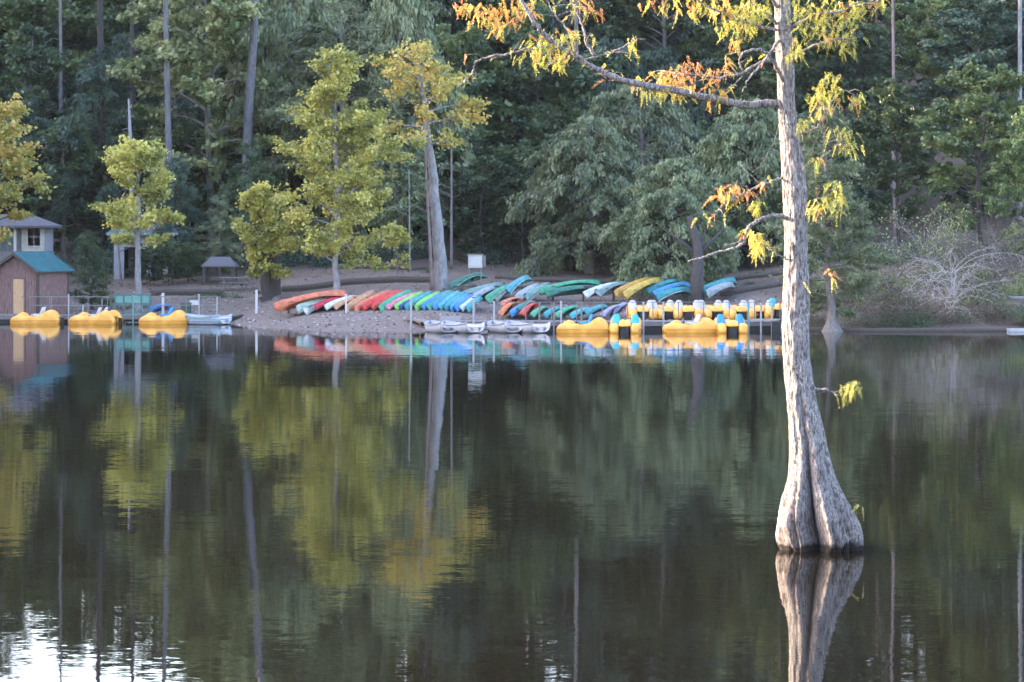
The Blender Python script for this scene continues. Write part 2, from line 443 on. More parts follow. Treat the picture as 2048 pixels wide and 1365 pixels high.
SH = {
    'oval': lambda u: max(.12, math.sin(PI * (.10 + .84 * u))) ** .7,
    'cone': lambda u: (1 - u) ** .75 + .07,
    'pyramid': lambda u: (1 - u) ** .62 * min(1, .55 + 2.2 * u) + .10,
    'flat': lambda u: min(1, .55 + u) * (1 - .55 * u ** 3),
    'top': lambda u: max(.2, math.sin(PI * (.2 + .75 * u))),
    'dome': lambda u: math.sqrt(max(.03, 1 - u * u)),
}
def gen_tree(seed, H, Rr, cb, shape, n1, e0, e1, droop, n2, nleaf, ll, lw, hang, sig, tr, wob=.25, fall=.0, upn=.9, thin=.9, lean=(0, 0), gaps=.12):
    rg = np.random.RandomState(seed)
    k = 16
    zz = np.linspace(0, 1, k)
    wx = np.cumsum(rg.normal(0, wob / 4, k)); wy = np.cumsum(rg.normal(0, wob / 4, k)); wx -= wx[0]; wy -= wy[0]
    TP = np.stack([wx + lean[0] * zz ** 1.3 * H, wy + lean[1] * zz * H, zz * H * .985], 1)
    TR = tr * (1 - zz) ** .75 + .02
    TR[0] *= 1.35; TR[1] *= 1.08
    Vs, Qs = [], []; off = 0
    def addt(P, r, n):
        nonlocal off
        V, Q = tube_np(P, r, n); Vs.append(V); Qs.append(Q + off); off += len(V)
    addt(TP, TR, 9)
    A, AD, W = [], [], []
    SF = SH[shape]
    for i in range(n1):
        u = ((i + .5) / n1) ** .92
        f = cb + (1 - cb) * u
        if rg.rand() < gaps: continue
        z = f * (k - 1); a0 = int(min(z, k - 2)); p = TP[a0] + (TP[a0 + 1] - TP[a0]) * (z - a0)
        az = i * 2.39996 + rg.uniform(-.5, .5)
        ln = Rr * SF(u) * rg.uniform(.72, 1.2)
        e = e0 + (e1 - e0) * u + rg.uniform(-.15, .15)
        pts = [p]; m_ = 7; dirs = []
        for s in range(m_):
            d = np.array([math.cos(az) * math.cos(e), math.sin(az) * math.cos(e), math.sin(e)])
            p = p + d * ln / m_; pts.append(p); dirs.append(d)
            e -= droop / m_ + rg.normal(0, .07); az += rg.normal(0, .12)
        pts = np.array(pts); dirs.append(dirs[-1])
        r0 = max(.02, TR[a0] * .5) * min(1, ln / Rr + .3)
        addt(pts, np.linspace(r0, .012, m_ + 1), 5)
        nn = max(2, int(n2 * (ln / Rr) ** .8))
        for j in range(nn):
            t = rg.uniform(.22, 1.0); q = t * m_; b0 = int(min(q, m_ - 1)); sp = pts[b0] + (pts[b0 + 1] - pts[b0]) * (q - b0)
            d = dirs[b0] + rg.normal(0, .62, 3) * np.array([1, 1, .55]); d /= np.linalg.norm(d)
            l2 = (ln * .32 * (1.15 - .55 * t) + .25) * rg.uniform(.6, 1.3)
            P2 = [sp]
            for s in range(4):
                P2.append(P2[-1] + d * l2 / 4); d = d + np.array([0, 0, -fall / 4]); d /= np.linalg.norm(d)
            P2 = np.array(P2)
            if rg.rand() < thin: addt(P2, np.linspace(r0 * .28 + .006, .006, 5), 3)
            w_ = rg.uniform(.25, 1.3)
            for s in (1, 2, 3, 4):
                A.append(P2[s]); AD.append(P2[s] - P2[s - 1]); W.append(l2 * w_)
    A = np.array(A); AD = np.array(AD); W = np.array(W); W /= W.sum()
    ix = rg.choice(len(A), nleaf, p=W)
    C = A[ix] + rg.normal(0, 1, (nleaf, 3)) * sig * np.array([1, 1, .65])
    D = AD[ix] / (np.linalg.norm(AD[ix], axis=1)[:, None] + 1e-9)
    D = D + rg.normal(0, .7, (nleaf, 3)); D[:, 2] -= hang
    if hang > .6: C[:, 2] -= np.abs(rg.normal(0, sig * .8, nleaf))
    Nn = rg.normal(0, .75, (nleaf, 3)); Nn[:, 2] += upn
    s = rg.uniform(.6, 1.35, nleaf)
    LV, LQ = leaf_np(C, D, Nn, ll * s, lw * s)
    cl = np.abs(np.sin((ix // 4) * 12.9898) * 43758.5) % 1.0      # a spray keeps one tint
    return (np.concatenate(Vs), np.concatenate(Qs)), (LV, LQ, np.clip(rg.rand(nleaf) * .45 + cl * .55, 0, 1))

SPEC = {   # seed, H, R, crown base, shape, n1, e0, e1, droop, n2, nleaf, leaf length, width, hang, sigma, trunk radius
    'broad_a': (11, 15, 3.9, .22, 'oval', 40, .35, 1.0, .5, 9, 24000, .30, .20, .3, .19, .20),
    'broad_b': (12, 15, 4.3, .16, 'oval', 44, .25, .9, .7, 9, 26000, .29, .19, .4, .18, .20),
    'broad_c': (13, 15, 3.4, .12, 'pyramid', 44, .3, 1.0, .5, 9, 22000, .29, .19, .3, .18, .18),
    'pine_a': (21, 17, 3.6, .10, 'cone', 62, .15, .7, .55, 10, 28000, .34, .095, .7, .17, .22),
    'pine_b': (22, 17, 4.2, .12, 'pyramid', 56, .25, .8, .8, 10, 28000, .36, .095, .8, .18, .22),
    'pine_c': (23, 17, 4.4, .06, 'oval', 56, .2, .8, .95, 11, 30000, .38, .095, 1.0, .18, .22),
    'weep_a': (31, 12, 5.0, .05, 'dome', 74, .75, 1.0, 2.1, 14, 44000, .34, .11, 1.4, .15, .28, .25, 1.4),
    'weep_b': (32, 12, 5.2, .04, 'dome', 74, .65, 1.0, 2.0, 14, 44000, .34, .115, 1.3, .15, .26, .25, 1.4),
    'under_a': (41, 8, 3.3, .10, 'flat', 30, .2, .5, .4, 11, 16000, .24, .15, .2, .14, .10),
    'under_b': (42, 8, 3.0, .05, 'oval', 30, .3, .8, .5, 11, 16000, .24, .15, .3, .14, .10),
}
MESH = {}
def get_meshes(kind, fol, bark):
    key = (kind, fol, bark)
    if key in MESH: return MESH[key]
    if kind not in MESH: MESH[kind] = gen_tree(*SPEC[kind])
    tk, lf = MESH[kind]
    k2 = (kind, bark)
    if k2 not in MESH: MESH[k2] = mesh_np('trunk', tk[0], tk[1], M[bark], smooth=True)
    MESH[key] = (MESH[k2], mesh_np('crown', lf[0], lf[1], FOL[fol], rnd=lf[2]))
    return MESH[key]

def plant(kind, fol, bark, px, D, top, wscale=1.0, name='broadleaf_tree', label='', group=None, cat='tree', rz=None, sink=.1):
    H = SPEC[kind][1]
    x = XX(px, D); z0 = T(x, D) - sink
    h = ZZ(top, D) - z0
    s = h / H
    tm, cm = get_meshes(kind, fol, bark)
    t = thing(name, label, cat, (x, D, z0), random.uniform(0, 6.28) if rz is None else rz, group)
    t.scale = (s * wscale, s * wscale, s)
    link('trunk', tm, t); link('crown', cm, t)
    return t

def custom(name, label, px, D, top, fol, bark, gargs, gkw={}, base=None, rz=0, group=None, cat='tree'):
    x = XX(px, D); z0 = (T(x, D) - .1) if base is None else base
    H = ZZ(top, D) - z0
    g = dict(seed=1, Rr=3, cb=.2, shape='oval', n1=40, e0=.3, e1=.9, droop=.5, n2=12, nleaf=12000, ll=.24, lw=.17, hang=.3, sig=.2, tr=.15)
    g.update(gargs); g.update(gkw)
    tk, lf = gen_tree(H=H, **g)
    t = thing(name, label, cat, (x, D, z0), rz, group)
    link('trunk', mesh_np('trunk', tk[0], tk[1], M[bark], smooth=True), t)
    link('crown', mesh_np('crown', lf[0], lf[1], FOL[fol], rnd=lf[2]), t)
    return t

# --- the wood on the hill, row by row
def zone(px):
    for lim, s in ((150, 'above the shed'), (400, 'above the grey cabin'), (620, 'behind the pale pine trunk'),
                   (900, 'behind the tall yellow tree'), (1250, 'under the long cypress limb'), (1600, 'left of the cypress trunk'),
                   (1850, 'right of the cypress trunk')):
        if px < lim: return s
    return 'above the bare shrub'
KN = {'broad_a': ('broadleaf_tree', 'round broadleaf tree'), 'broad_b': ('broadleaf_tree', 'round broadleaf tree'), 'broad_c': ('broadleaf_tree', 'narrow broadleaf tree'),
      'pine_a': ('pine_tree', 'pointed evergreen'), 'pine_b': ('pine_tree', 'feathery evergreen'), 'pine_c': ('pine_tree', 'drooping evergreen'),
      'under_a': ('understorey_tree', 'low spreading tree'), 'under_b': ('understorey_tree', 'low bushy tree'),
      'weep_a': ('weeping_tree', 'drooping leafy tree'), 'weep_b': ('weeping_tree', 'drooping leafy tree')}
FN = {'dark': 'dark green', 'blue': 'blue green', 'mid': 'mid green', 'pale': 'pale green', 'olive': 'olive tinted', 'yellowgreen': 'yellow green', 'orange': 'orange'}
rr = random.Random(5)
def row(D, px0, px1, step, topf, kinds, rowname, pxjit=25):
    px = px0
    while px < px1:
        p = px + rr.uniform(-pxjit, pxjit); d = D + rr.uniform(-4, 4)
        kd, fo = rr.choice(kinds(p))
        top = topf(p) + rr.uniform(-60, 60)
        nm, ds = KN[kd]
        pos = zone(p)
        plant(kd, fo, rr.choice(['bark_grey', 'bark_dark', 'bark_pink']), p, d, top, rr.uniform(.9, 1.25), nm,
              '%s %s, %s, %s' % (FN[fo], ds, rowname, pos), '%s trees of the hillside wood' % rowname)['sortx'] = p
        px += step * rr.uniform(.8, 1.2)
def kleft(p):
    if p < 380: return [('pine_b', 'blue'), ('pine_c', 'dark'), ('broad_c', 'dark'), ('broad_a', 'mid'), ('pine_a', 'blue')]
    if p < 900: return [('broad_b', 'pale'), ('pine_c', 'pale'), ('broad_a', 'mid'), ('pine_b', 'pale')]
    if p < 1600: return [('broad_b', 'dark'), ('pine_c', 'blue'), ('broad_a', 'dark'), ('pine_b', 'mid'), ('weep_a', 'blue')]
    return [('broad_a', 'blue'), ('pine_b', 'dark'), ('broad_c', 'dark'), ('pine_c', 'blue'), ('broad_b', 'mid')]
# crowns left of the pale pine trunk end lower: the sky above them whitens the lake's near left corner
def topback(p): return -150 if p < 370 else (-400 if p > 480 else -150 - 2 * (p - 370))
row(262, -330, 2400, 120, lambda p: topback(p) - 20, kleft, 'back row', 30)
row(240, -300, 2350, 120, lambda p: topback(p) + 30, kleft, 'second row', 30)
row(222, -300, 2350, 110, lambda p: (-20 if p < 370 else -120), kleft, 'middle row', 30)
def kmid(p):
    if p < 360: return [('pine_c', 'blue'), ('pine_b', 'dark'), ('broad_c', 'dark')]
    if p < 900: return [('broad_b', 'mid'), ('pine_c', 'pale'), ('under_a', 'mid')]
    if p < 1640: return [('broad_b', 'dark'), ('weep_b', 'blue'), ('under_a', 'dark')]
    return [('broad_a', 'blue'), ('weep_a', 'dark'), ('broad_b', 'mid'), ('under_a', 'dark')]
row(204, -280, 2320, 115, lambda p: 90 if p < 370 else 60, kmid, 'lower row', 30)
row(193, -260, 2300, 85, lambda p: 300 if p < 900 else 270, lambda p: [('under_a', 'dark'), ('under_b', 'blue'), ('under_b', 'dark')], 'lowest row')

byl = {}
for o in list(COL.objects):
    if 'sortx' in o: byl.setdefault(o['label'], []).append(o)
for l, os_ in byl.items():
    os_.sort(key=lambda o: o['sortx'])
    if len(os_) > 1:
        for o, wd in zip(os_, {2: ('left', 'right'), 3: ('left', 'middle', 'right')}.get(len(os_), ['left', 'inner left', 'inner right', 'right', 'far right', 'last'])):
            o['label'] = l + ', ' + wd + ' one'
    for o in os_: del o['sortx']

# the hill left of the bay (outside the frame) carries its own wood
for i in range(46):
    x = -62 - rr.uniform(0, 75); y = 112 + rr.uniform(0, 150)
    nm = 'pine_tree'
    kd = rr.choice(['pine_b', 'broad_a', 'pine_c'])
    z0 = T(x, y) - .3
    if x / y * F + 1024 > -150: continue
    tm, cm = get_meshes(kd, 'dark', 'bark_dark')
    s = rr.uniform(1.0, 1.3)
    t = thing(KN[kd][0], 'dark tree on the steep hill left of the bay, outside the photo', 'tree', (x, y, z0), rr.uniform(0, 6), 'trees on the hill left of the bay')
    t.scale = (s * 1.3, s * 1.3, s)
    link('trunk', tm, t); link('crown', cm, t)

# --- trees one can single out
plant('pine_c', 'blue', 'bark_dark', 205, 192, 130, 1.15, 'pine_tree', 'broad dark evergreen with drooping boughs behind the small sycamore, top below the tall pines')
plant('pine_b', 'blue', 'bark_dark', 52, 196, 175, 1.1, 'pine_tree', 'dark blue green evergreen directly above the cabin with green porch posts')
plant('pine_c', 'light', 'bark_grey', 440, 181, 395, 1.2, 'pine_tree', 'soft pale evergreen with sweeping boughs between the small sycamore and the tall yellow tree')
plant('pine_b', 'light', 'bark_grey', 690, 189, 10, 1.6, 'pine_tree', 'large feathery grey green pine whose crown spreads behind the tip of the yellow tree')
plant('broad_b', 'olive', 'bark_grey', 425, 190, -70, 1.0, 'broadleaf_tree', 'tall olive and straw tinted tree just left of the pale pine trunk')
plant('broad_c', 'olive', 'bark_grey', 585, 206, -80, 1.1, 'broadleaf_tree', 'olive tinted tree just right of the pale pine trunk')
plant('pine_c', 'dark', 'bark_dark', 500, 183.5, 290, .95, 'pine_tree', 'dark evergreen hiding the foot of the thick pale pine trunk')
plant('pine_c', 'blue', 'bark_dark', 352, 180.5, 318, .9, 'pine_tree', 'dark evergreen behind the right side of the small sycamore, at the grey cabin')
plant('weep_b', 'light', 'bark_grey', 600, 194, -60, .78, 'weeping_tree', 'tall feathery pale tree filling the space between pale pine trunk and yellow tree tip')
plant('weep_a', 'light', 'bark_grey', 800, 193, -40, .8, 'weeping_tree', 'tall feathery pale tree directly behind the autumn sycamore crown')
plant('under_b', 'pale', 'bark_grey', 790, 178, 300, 1.0, 'understorey_tree', 'loose pale green tree filling the gap between yellow tree and grey leaning trunk')
plant('under_a', 'dark', 'bark_dark', 960, 184, 330, 1.2, 'understorey_tree', 'dark layered tree just right of the grey leaning trunk')
plant('under_a', 'dark', 'bark_dark', 1060, 188, 300, 1.2, 'understorey_tree', 'dark layered tree between the info board and the weeping tree')
plant('weep_a', 'pale', 'bark_grey', 1180, 176, 235, 1.25, 'weeping_tree', 'large drooping green tree, left of the pair behind the upper canoes')
plant('weep_b', 'pale', 'bark_grey', 1290, 184, 165, 1.25, 'weeping_tree', 'tallest drooping green tree, behind and between the pair at the upper canoes')
plant('under_b', 'dark', 'bark_dark', 1265, 174, 400, 1.3, 'understorey_tree', 'low dark tree filling the gap between the drooping trees')
plant('weep_b', 'pale', 'bark_dark', 1340, 166, 315, 1.25, 'weeping_tree', 'drooping green tree overhanging the blue canoe, boughs reaching the ground')
plant('weep_a', 'pale', 'bark_dark', 1500, 178, 200, 1.15, 'weeping_tree', 'drooping dark green tree seen just behind the cypress trunk', rz=2)
plant('broad_b', 'mid', 'bark_dark', 1960, 172, 150, 1.15, 'broadleaf_tree', 'light tipped leafy tree above the bare brown shrub', rz=1)
plant('broad_b', 'mid', 'bark_grey', 2080, 160, 230, .8, 'broadleaf_tree', 'bright green tree cut by the right edge of the photo above the bank')
plant('broad_a', 'dark', 'bark_dark', 1800, 176, 190, .95, 'broadleaf_tree', 'dark round tree between the small cypress and the bare brown shrub')

# tall bare pine trunks rising out of the frame
def tall_pine(px0, base, px1, D, w_, top, label, bark='bark_pink', sd=3):
    x0 = XX(px0, D); x1 = XX(px1, D)
    z0 = T(x0, D) - .2
    H = ZZ(top, D) - z0
    zf = (ZZ(0, D) - z0) / H
    tk, lf = gen_tree(sd, H, 3.6, .78, 'top', 26, .1, .7, .3, 9, 9000, .32, .09, .3, .26, w_ / 2, .12, lean=((x1 - x0) / H / zf ** 1.3, 0), gaps=.05)
    t = thing('tall_pine', label, 'tree', (x0, D, z0), 0)
    # dead stubs on the bare stem
    rg = random.Random(sd); V, Q = tk; off = len(V); Vs = [V]; Qs = [Q]
    for i in range(9):
        f = rg.uniform(.3, .76); a = rg.uniform(0, 6.28); L = rg.uniform(.5, 1.5)
        p = np.array([(x1 - x0) * (f / zf) ** 1.3, 0, f * H])
        P = np.array([p, p + np.array([math.cos(a), math.sin(a), .1]) * L * .5, p + np.array([math.cos(a), math.sin(a), -.15]) * L])
        v, q = tube_np(P, np.array([.035, .025, .01]), 4); Vs.append(v); Qs.append(q + off); off += len(v)
    link('trunk', mesh_np('trunk', np.concatenate(Vs), np.concatenate(Qs), M[bark], smooth=True), t)
    link('crown', mesh_np('crown', lf[0], lf[1], FOL['blue'], rnd=lf[2]), t)
tall_pine(342, 0, 334, 184.5, .46, -560, 'tall thin pine with a bare grey stem, between the small sycamore and the olive tree', 'bark_bluish', sd=3)
tall_pine(266, 0, 266, 201, .42, -600, 'dark stemmed tall pine, top of its bare stem showing above the broad evergreen', 'bark_dark', 4)
tall_pine(205, 0, 198, 208, .60, -600, 'second tall pine from the left, stem broken by foliage above the broad evergreen', 'bark_dark', 5)
tall_pine(486, 0, 512, 187, .74, -650, 'thick pale pine trunk leaning right, crossing the olive foliage left of the yellow tree', 'bark_bluish', 6)
tall_pine(122, 0, 122, 212, .30, -520, 'thinnest pale stem of the tall pines, above the brown shed', 'bark_grey', 7)
tall_pine(1160, 0, 1152, 203, .36, -560, 'tall stem seen behind the upper end of the long cypress limb', 'bark_grey', 8)
tall_pine(2038, 0, 2044, 196, .35, -560, 'pale tall stem at the upper right edge of the photo', 'bark_pale', 9)
tall_pine(1790, 0, 1786, 186, .22, -500, 'slim reddish stem in the dark wood midway between cypress trunk and right edge', 'bark_pink', 10)

# dead snag
t = thing('dead_snag', 'bleached dead snag standing up above the small sycamore', 'dead tree', (XX(262, 182), 182, T(XX(262, 182), 182) - .1))
zt = ZZ(198, 182) - t.location.z
MB().tube([(0, 0, 0), (.05, 0, zt * .4), (-.03, 0, zt * .75), (-.15, 0, zt)], [.2, .16, .13, .05], 9).build('trunk', M['bark_pale'], t, True)
b = MB(); 
for f, a, l in ((.75, .3, .7), (.83, 2.9, .6), (.9, .8, .4), (.93, 3.4, .35)):
    b.tube([(-.03, 0, zt * f), (-.03 + math.cos(a) * l * .5, .1, zt * f + .05), (-.03 + math.cos(a) * l, .1, zt * f - .05)], [.04, .03, .012], 5)
b.build('branch', M['bark_pale'], t, True)

# yellow sycamores on the shore
custom('young_sycamore', 'small yellow green sycamore standing in front of the pale grey cabin', 276, 163, 292, 'yellowgreen', 'bark_pale',
       dict(seed=51, Rr=2.75, cb=.36, shape='top', n1=30, e0=.45, e1=1.0, droop=.3, n2=8, nleaf=9000, ll=.20, lw=.16, hang=.25, sig=.20, tr=.20, gaps=.18, wob=.2))
custom('tall_yellow_tree', 'tall pointed yellow green tree behind the red end of the canoe row', 672, 159, 108, 'yellowgreen', 'bark_pale',
       dict(seed=53, Rr=3.9, cb=.13, shape='pyramid', n1=74, e0=.25, e1=1.1, droop=.25, n2=9, nleaf=24000, ll=.20, lw=.16, hang=.3, sig=.19, tr=.16, gaps=.27, wob=.2))
custom('yellow_sapling', 'low bushy yellow green tree at the left foot of the tall yellow one', 535, 163, 395, 'yellowgreen', 'bark_dark',
       dict(seed=57, Rr=2.0, cb=.2, shape='oval', n1=26, e0=.4, e1=1.0, droop=.3, n2=9, nleaf=9000, ll=.21, lw=.17, hang=.3, sig=.20, tr=.28, gaps=.15))
custom('autumn_sycamore', 'half bare sycamore with orange and yellow leaves on a thick pale leaning trunk', 882, 163, 95, 'orange', 'bark_pale',
       dict(seed=59, Rr=2.9, cb=.60, shape='top', n1=26, e0=.0, e1=.9, droop=.1, n2=9, nleaf=4600, ll=.21, lw=.17, hang=.3, sig=.21, tr=.40, gaps=.28, wob=.15, lean=(-.075, 0)))
custom('edge_sycamore', 'orange tinted sycamore cut by the left edge of the photo', -22, 168, 235, 'orange', 'bark_pale',
       dict(seed=61, Rr=3.2, cb=.30, shape='oval', n1=32, e0=.3, e1=.9, droop=.3, n2=10, nleaf=9000, ll=.24, lw=.20, hang=.3, sig=.22, tr=.25, gaps=.12), rz=1)
custom('low_sycamore_bough', 'small yellow green sapling between the tall yellow tree and the thick pale trunk', 795, 167, 462, 'yellowgreen', 'bark_grey',
       dict(seed=67, Rr=.95, cb=.3, shape='oval', n1=14, e0=.2, e1=.8, droop=.2, n2=6, nleaf=900, ll=.22, lw=.18, hang=.3, sig=.14, tr=.05))
custom('shore_evergreen', 'small dark evergreen bush beside the right wall of the shed', 186, 163.5, 470, 'dark', 'bark_dark',
       dict(seed=71, Rr=1.1, cb=.05, shape='pyramid', n1=34, e0=.3, e1=.8, droop=.3, n2=8, nleaf=6500, ll=.16, lw=.06, hang=.4, sig=.12, tr=.08))
for px, D, top, lb_ in ((300, 175.5, 494, 'dark bush in front of the grey cabin between trunk and pillar'),
                        (345, 176, 484, 'dark bush at the right corner of the grey cabin'), (376, 177, 490, 'dark bush right of the one at the grey cabin corner')):
    plant('under_b', 'dark', 'bark_dark', px, D, top, 1.25, 'dark_bush', lb_, 'dark bushes round the grey cabin', 'bush')
# second thin stem of the autumn sycamore, slim stems under the trees
def stem(name, label, px0, py0, px1, py1, D, w_, bark, cat='tree'):
    p0 = at(px0, py0, D); p0.z = T(p0.x, D) - .1
    p1 = at(px1, py1, D)
    t = thing(name, label, cat, p0)
    d = p1 - p0
    P = [(0, 0, 0), (d.x * .3, 0, d.z * .33), (d.x * .72, .1, d.z * .68), (d.x, 0, d.z)]
    MB().tube(smooth_path(P, 4).tolist(), np.linspace(w_ / 2, w_ * .22, 13), 8).build('trunk', M[bark], t, True)
    b = MB(); rg = random.Random(int(px0))
    for i in range(5):
        f = rg.uniform(.5, .97); a = rg.choice((0, PI)) + rg.uniform(-.5, .5); l = rg.uniform(.5, 1.2)
        q = Vector((d.x * f, 0, d.z * f))
        b.tube([q, q + Vector((math.cos(a), math.sin(a), .4)) * l * .5, q + Vector((math.cos(a), math.sin(a), .5)) * l], [w_ * .15, w_ * .1, .008], 4)
    b.build('branch', M[bark], t, True)
stem('slim_tree', 'slim brownish stem just left of the thick pale leaning trunk', 864, 570, 850, 290, 162.4, .22, 'bark_pink')
stem('slim_tree', 'pole thin pale stem rising right of the tall yellow tree', 820, 530, 818, 340, 172, .12, 'bark_pale')
stem('slim_tree', 'short pale stem below the drooping boughs left of the grey canoes', 1142, 520, 1141, 425, 178, .20, 'bark_pale')
stem('slim_tree', 'thin grey stem under orange leaves right of the thick pale trunk', 903, 520, 903, 265, 176, .2, 'bark_grey')
stem('slim_tree', 'grey stem in the dark gap right of the info board', 1046, 520, 1044, 440, 182, .2, 'bark_dark')
stem('slim_tree', 'slender grey stem beside the corner of the pale grey cabin', 243, 540, 232, 440, 176, .16, 'bark_grey')
t = thing('shade_tree', 'stout dark trunk under the foliage left of the red canoes', 'tree', (XX(545, 165), 165, T(XX(545, 165), 165) - .1))
MB().tube(smooth_path([(0, 0, 0), (0, 0, .3), (.08, 0, 1.2), (.05, 0, 2.4), (.2, .3, 3.4)], 4).tolist(), np.interp(np.linspace(0, 1, 17), [0, .1, .4, 1], [.95, .6, .42, .22]), 12).build('trunk', M['bark_dark'], t, True)
b = MB()
for dx in (-1, 1, .5, -.6): b.tube([(.05, 0, 2.4), (.05 + dx * .7, .1, 3.4), (.05 + dx * 1.3, .2, 3.8)], [.16, .09, .03], 6)
b.build('branch', M['bark_dark'], t, True)
t = thing('shade_tree', 'dark trunk standing among the blue canoes under the drooping tree', 'tree', (XX(1396, 160), 160, T(XX(1396, 160), 160) - .1))
MB().tube(smooth_path([(0, 0, 0), (0, 0, .3), (-.05, .2, 1.4), (.1, 1.2, 3.0), (-.3, 2.5, 5.0)], 4).tolist(), np.interp(np.linspace(0, 1, 17), [0, .1, .5, 1], [.62, .44, .36, .2]), 12).build('trunk', M['bark_dark'], t, True)
b = MB()
for dx in (-1.4, 1.2, .4): b.tube([(.1, 1.2, 2.9), (.1 + dx * .8, 2.4, 3.8), (.1 + dx * 1.4, 3.4, 4.4)], [.14, .08, .03], 6)
b.build('branch', M['bark_dark'], t, True)

# small cypress standing at the waterline right of the hero tree
D = 143.2; z0 = -.15
tk, lf = gen_tree(81, ZZ(215, D) - z0, 2.5, .10, 'pyramid', 70, -.05, .6, .1, 15, 26000, .26, .065, .45, .12, .12, .25, gaps=.1)
t = thing('small_cypress', 'small pale green cypress with a flared foot at the water right of the big trunk', 'tree', (XX(1664, D), D, z0))
V, Q = tk
nv = 16 * 9
zz = V[:nv, 2]; fl = 1 + 3.2 * np.exp(-np.maximum(zz, 0) / .62)
cx = 0
V[:nv, 0] *= fl; V[:nv, 1] *= fl
n_ring = np.array([0, .25, .5, .8, 1.1, 1.5, 2.0])
th = np.arange(14) * 2 * PI / 14
RV = []; 
for z in n_ring:
    r = .15 + .50 * math.exp(-z / .55)
    for a in th: RV.append(((r * (1 + .16 * math.cos(5 * a) * math.exp(-z / .8))) * math.cos(a), r * math.sin(a), z))
RQ = [(i * 14 + j, i * 14 + (j + 1) % 14, (i + 1) * 14 + (j + 1) % 14, (i + 1) * 14 + j) for i in range(6) for j in range(14)]
V[:nv, 0] /= fl; V[:nv, 1] /= fl
V = np.concatenate([V, np.array(RV)]); Q = np.concatenate([Q, np.array(RQ) + len(tk[0])])
link('trunk', mesh_np('trunk', V, Q, M['bark_grey'], smooth=True), t)
link('crown', mesh_np('crown', lf[0], lf[1], FOL['light'], rnd=lf[2]), t)

# bare shrub with arching grey twigs on the right bank
def bare_shrub(px, D, h, rad, n, seed, label, bark='bark_grey', leafn=2500, fol='brown', e=(.3, 1.3), droop=1.6):
    x = XX(px, D); z0 = T(x, D) - .1
    rg = np.random.RandomState(seed); Vs, Qs, off = [], [], 0; A = []
    for i in range(n):
        az = rg.uniform(0, 2 * PI); el = rg.uniform(*e); ln = rad * rg.uniform(.6, 1.15); p = np.array([rg.normal(0, .15), rg.normal(0, .15), h * rg.uniform(0, .5)])
        P = [p]; dr = droop * rg.uniform(.5, 1.2)
        for s in range(9):
            d = np.array([math.cos(az) * math.cos(el), math.sin(az) * math.cos(el), math.sin(el)])
            P.append(P[-1] + d * ln / 9); el -= dr / 9 + rg.normal(0, .06); az += rg.normal(0, .15)
            if s > 2:
                for _ in range(2):
                    d2 = d + rg.normal(0, .6, 3); d2 /= np.linalg.norm(d2); l2 = rg.uniform(.3, .9)
                    q = np.array([P[-1], P[-1] + d2 * l2 * .5, P[-1] + d2 * l2 + np.array([0, 0, -.12])])
                    v, f = tube_np(q, np.array([.012, .009, .005]), 3); Vs.append(v); Qs.append(f + off); off += len(v); A.append(q[2])
        v, f = tube_np(np.array(P), np.linspace(.024, .007, 10), 5); Vs.append(v); Qs.append(f + off); off += len(v)
    t = thing('bare_shrub', label, 'shrub', (x, D, z0))
    link('branch', mesh_np('branch', np.concatenate(Vs), np.concatenate(Qs), M[bark], smooth=True), t)
    A = np.array(A); ix = rg.randint(0, len(A), leafn); C = A[ix] + rg.normal(0, .22, (leafn, 3))
    LV, LQ = leaf_np(C, rg.normal(0, 1, (leafn, 3)), rg.normal(0, 1, (leafn, 3)), rg.uniform(.08, .2, leafn), rg.uniform(.03, .07, leafn))
    link('twigs', mesh_np('twigs', LV, LQ, FOL[fol], rnd=rg.rand(leafn)), t)
bare_shrub(1905, 147.5, 4.6, 3.4, 46, 5, 'bare shrub with arching bleached twigs drooping over the right bank', 'driftwood', 1500, e=(.0, 1.2))
bare_shrub(1850, 152, 6.5, 3.6, 50, 6, 'taller brown twiggy shrub behind the bleached arching one', 'bark_grey', 3500, 'olive', droop=1.0)
bare_shrub(1985, 151, 6.0, 3.2, 40, 8, 'reddish brown twiggy shrub near the right edge of the photo', 'bark_grey', 3500, droop=.9)
bare_shrub(1745, 150, 3.0, 2.4, 26, 9, 'low brown brush between the small cypress and the bleached shrub', 'bark_grey', 3000)

# undergrowth: nobody could count it
def undergrowth(name, label, pts, fol, ll, lw, per, seed, hh):
    rg = np.random.RandomState(seed)
    C = []
    for (x, y, r) in pts:
        n = int(per * r)
        q = rg.normal(0, 1, (n, 3)) * np.array([r * .5, r * .4, hh * r * .4]); q[:, 2] = np.abs(q[:, 2])
        q += np.array([x, y, T(x, y)]); C.append(q)
    C = np.concatenate(C); n = len(C)
    Nn = rg.normal(0, .7, (n, 3)); Nn[:, 2] += .7
    LV, LQ = leaf_np(C, rg.normal(0, 1, (n, 3)), Nn, ll * rg.uniform(.6, 1.3, n), lw * rg.uniform(.6, 1.3, n))
    o = link(name, mesh_np(name, LV, LQ, FOL[fol], rnd=rg.rand(n))); props(o, label, None, None, 'stuff')
rg = random.Random(3)
pts = []
for i in range(70):
    px = rg.uniform(1610, 2350); D = shore(XX(px, 145)) + rg.uniform(.3, 3); pts.append((XX(px, D), D, rg.uniform(.5, 1.0)))
undergrowth('bank_undergrowth', 'dark weeds and brush along the right bank', pts[::2], 'dark', .12, .05, 420, 1, 1.0)
undergrowth('dry_brush', 'dry brown brush along the right bank', pts[1::2] + pts[::3], 'brown', .16, .03, 420, 11, 1.2)
pts = []
for i in range(150):
    px = rg.uniform(-250, 2350); D = 184 + rg.uniform(-3, 9) - (8 if px > 1560 else 0)
    if px > 880 and px < 1420 and rg.random() < .6: continue
    pts.append((XX(px, D), D, rg.uniform(.7, 1.7)))
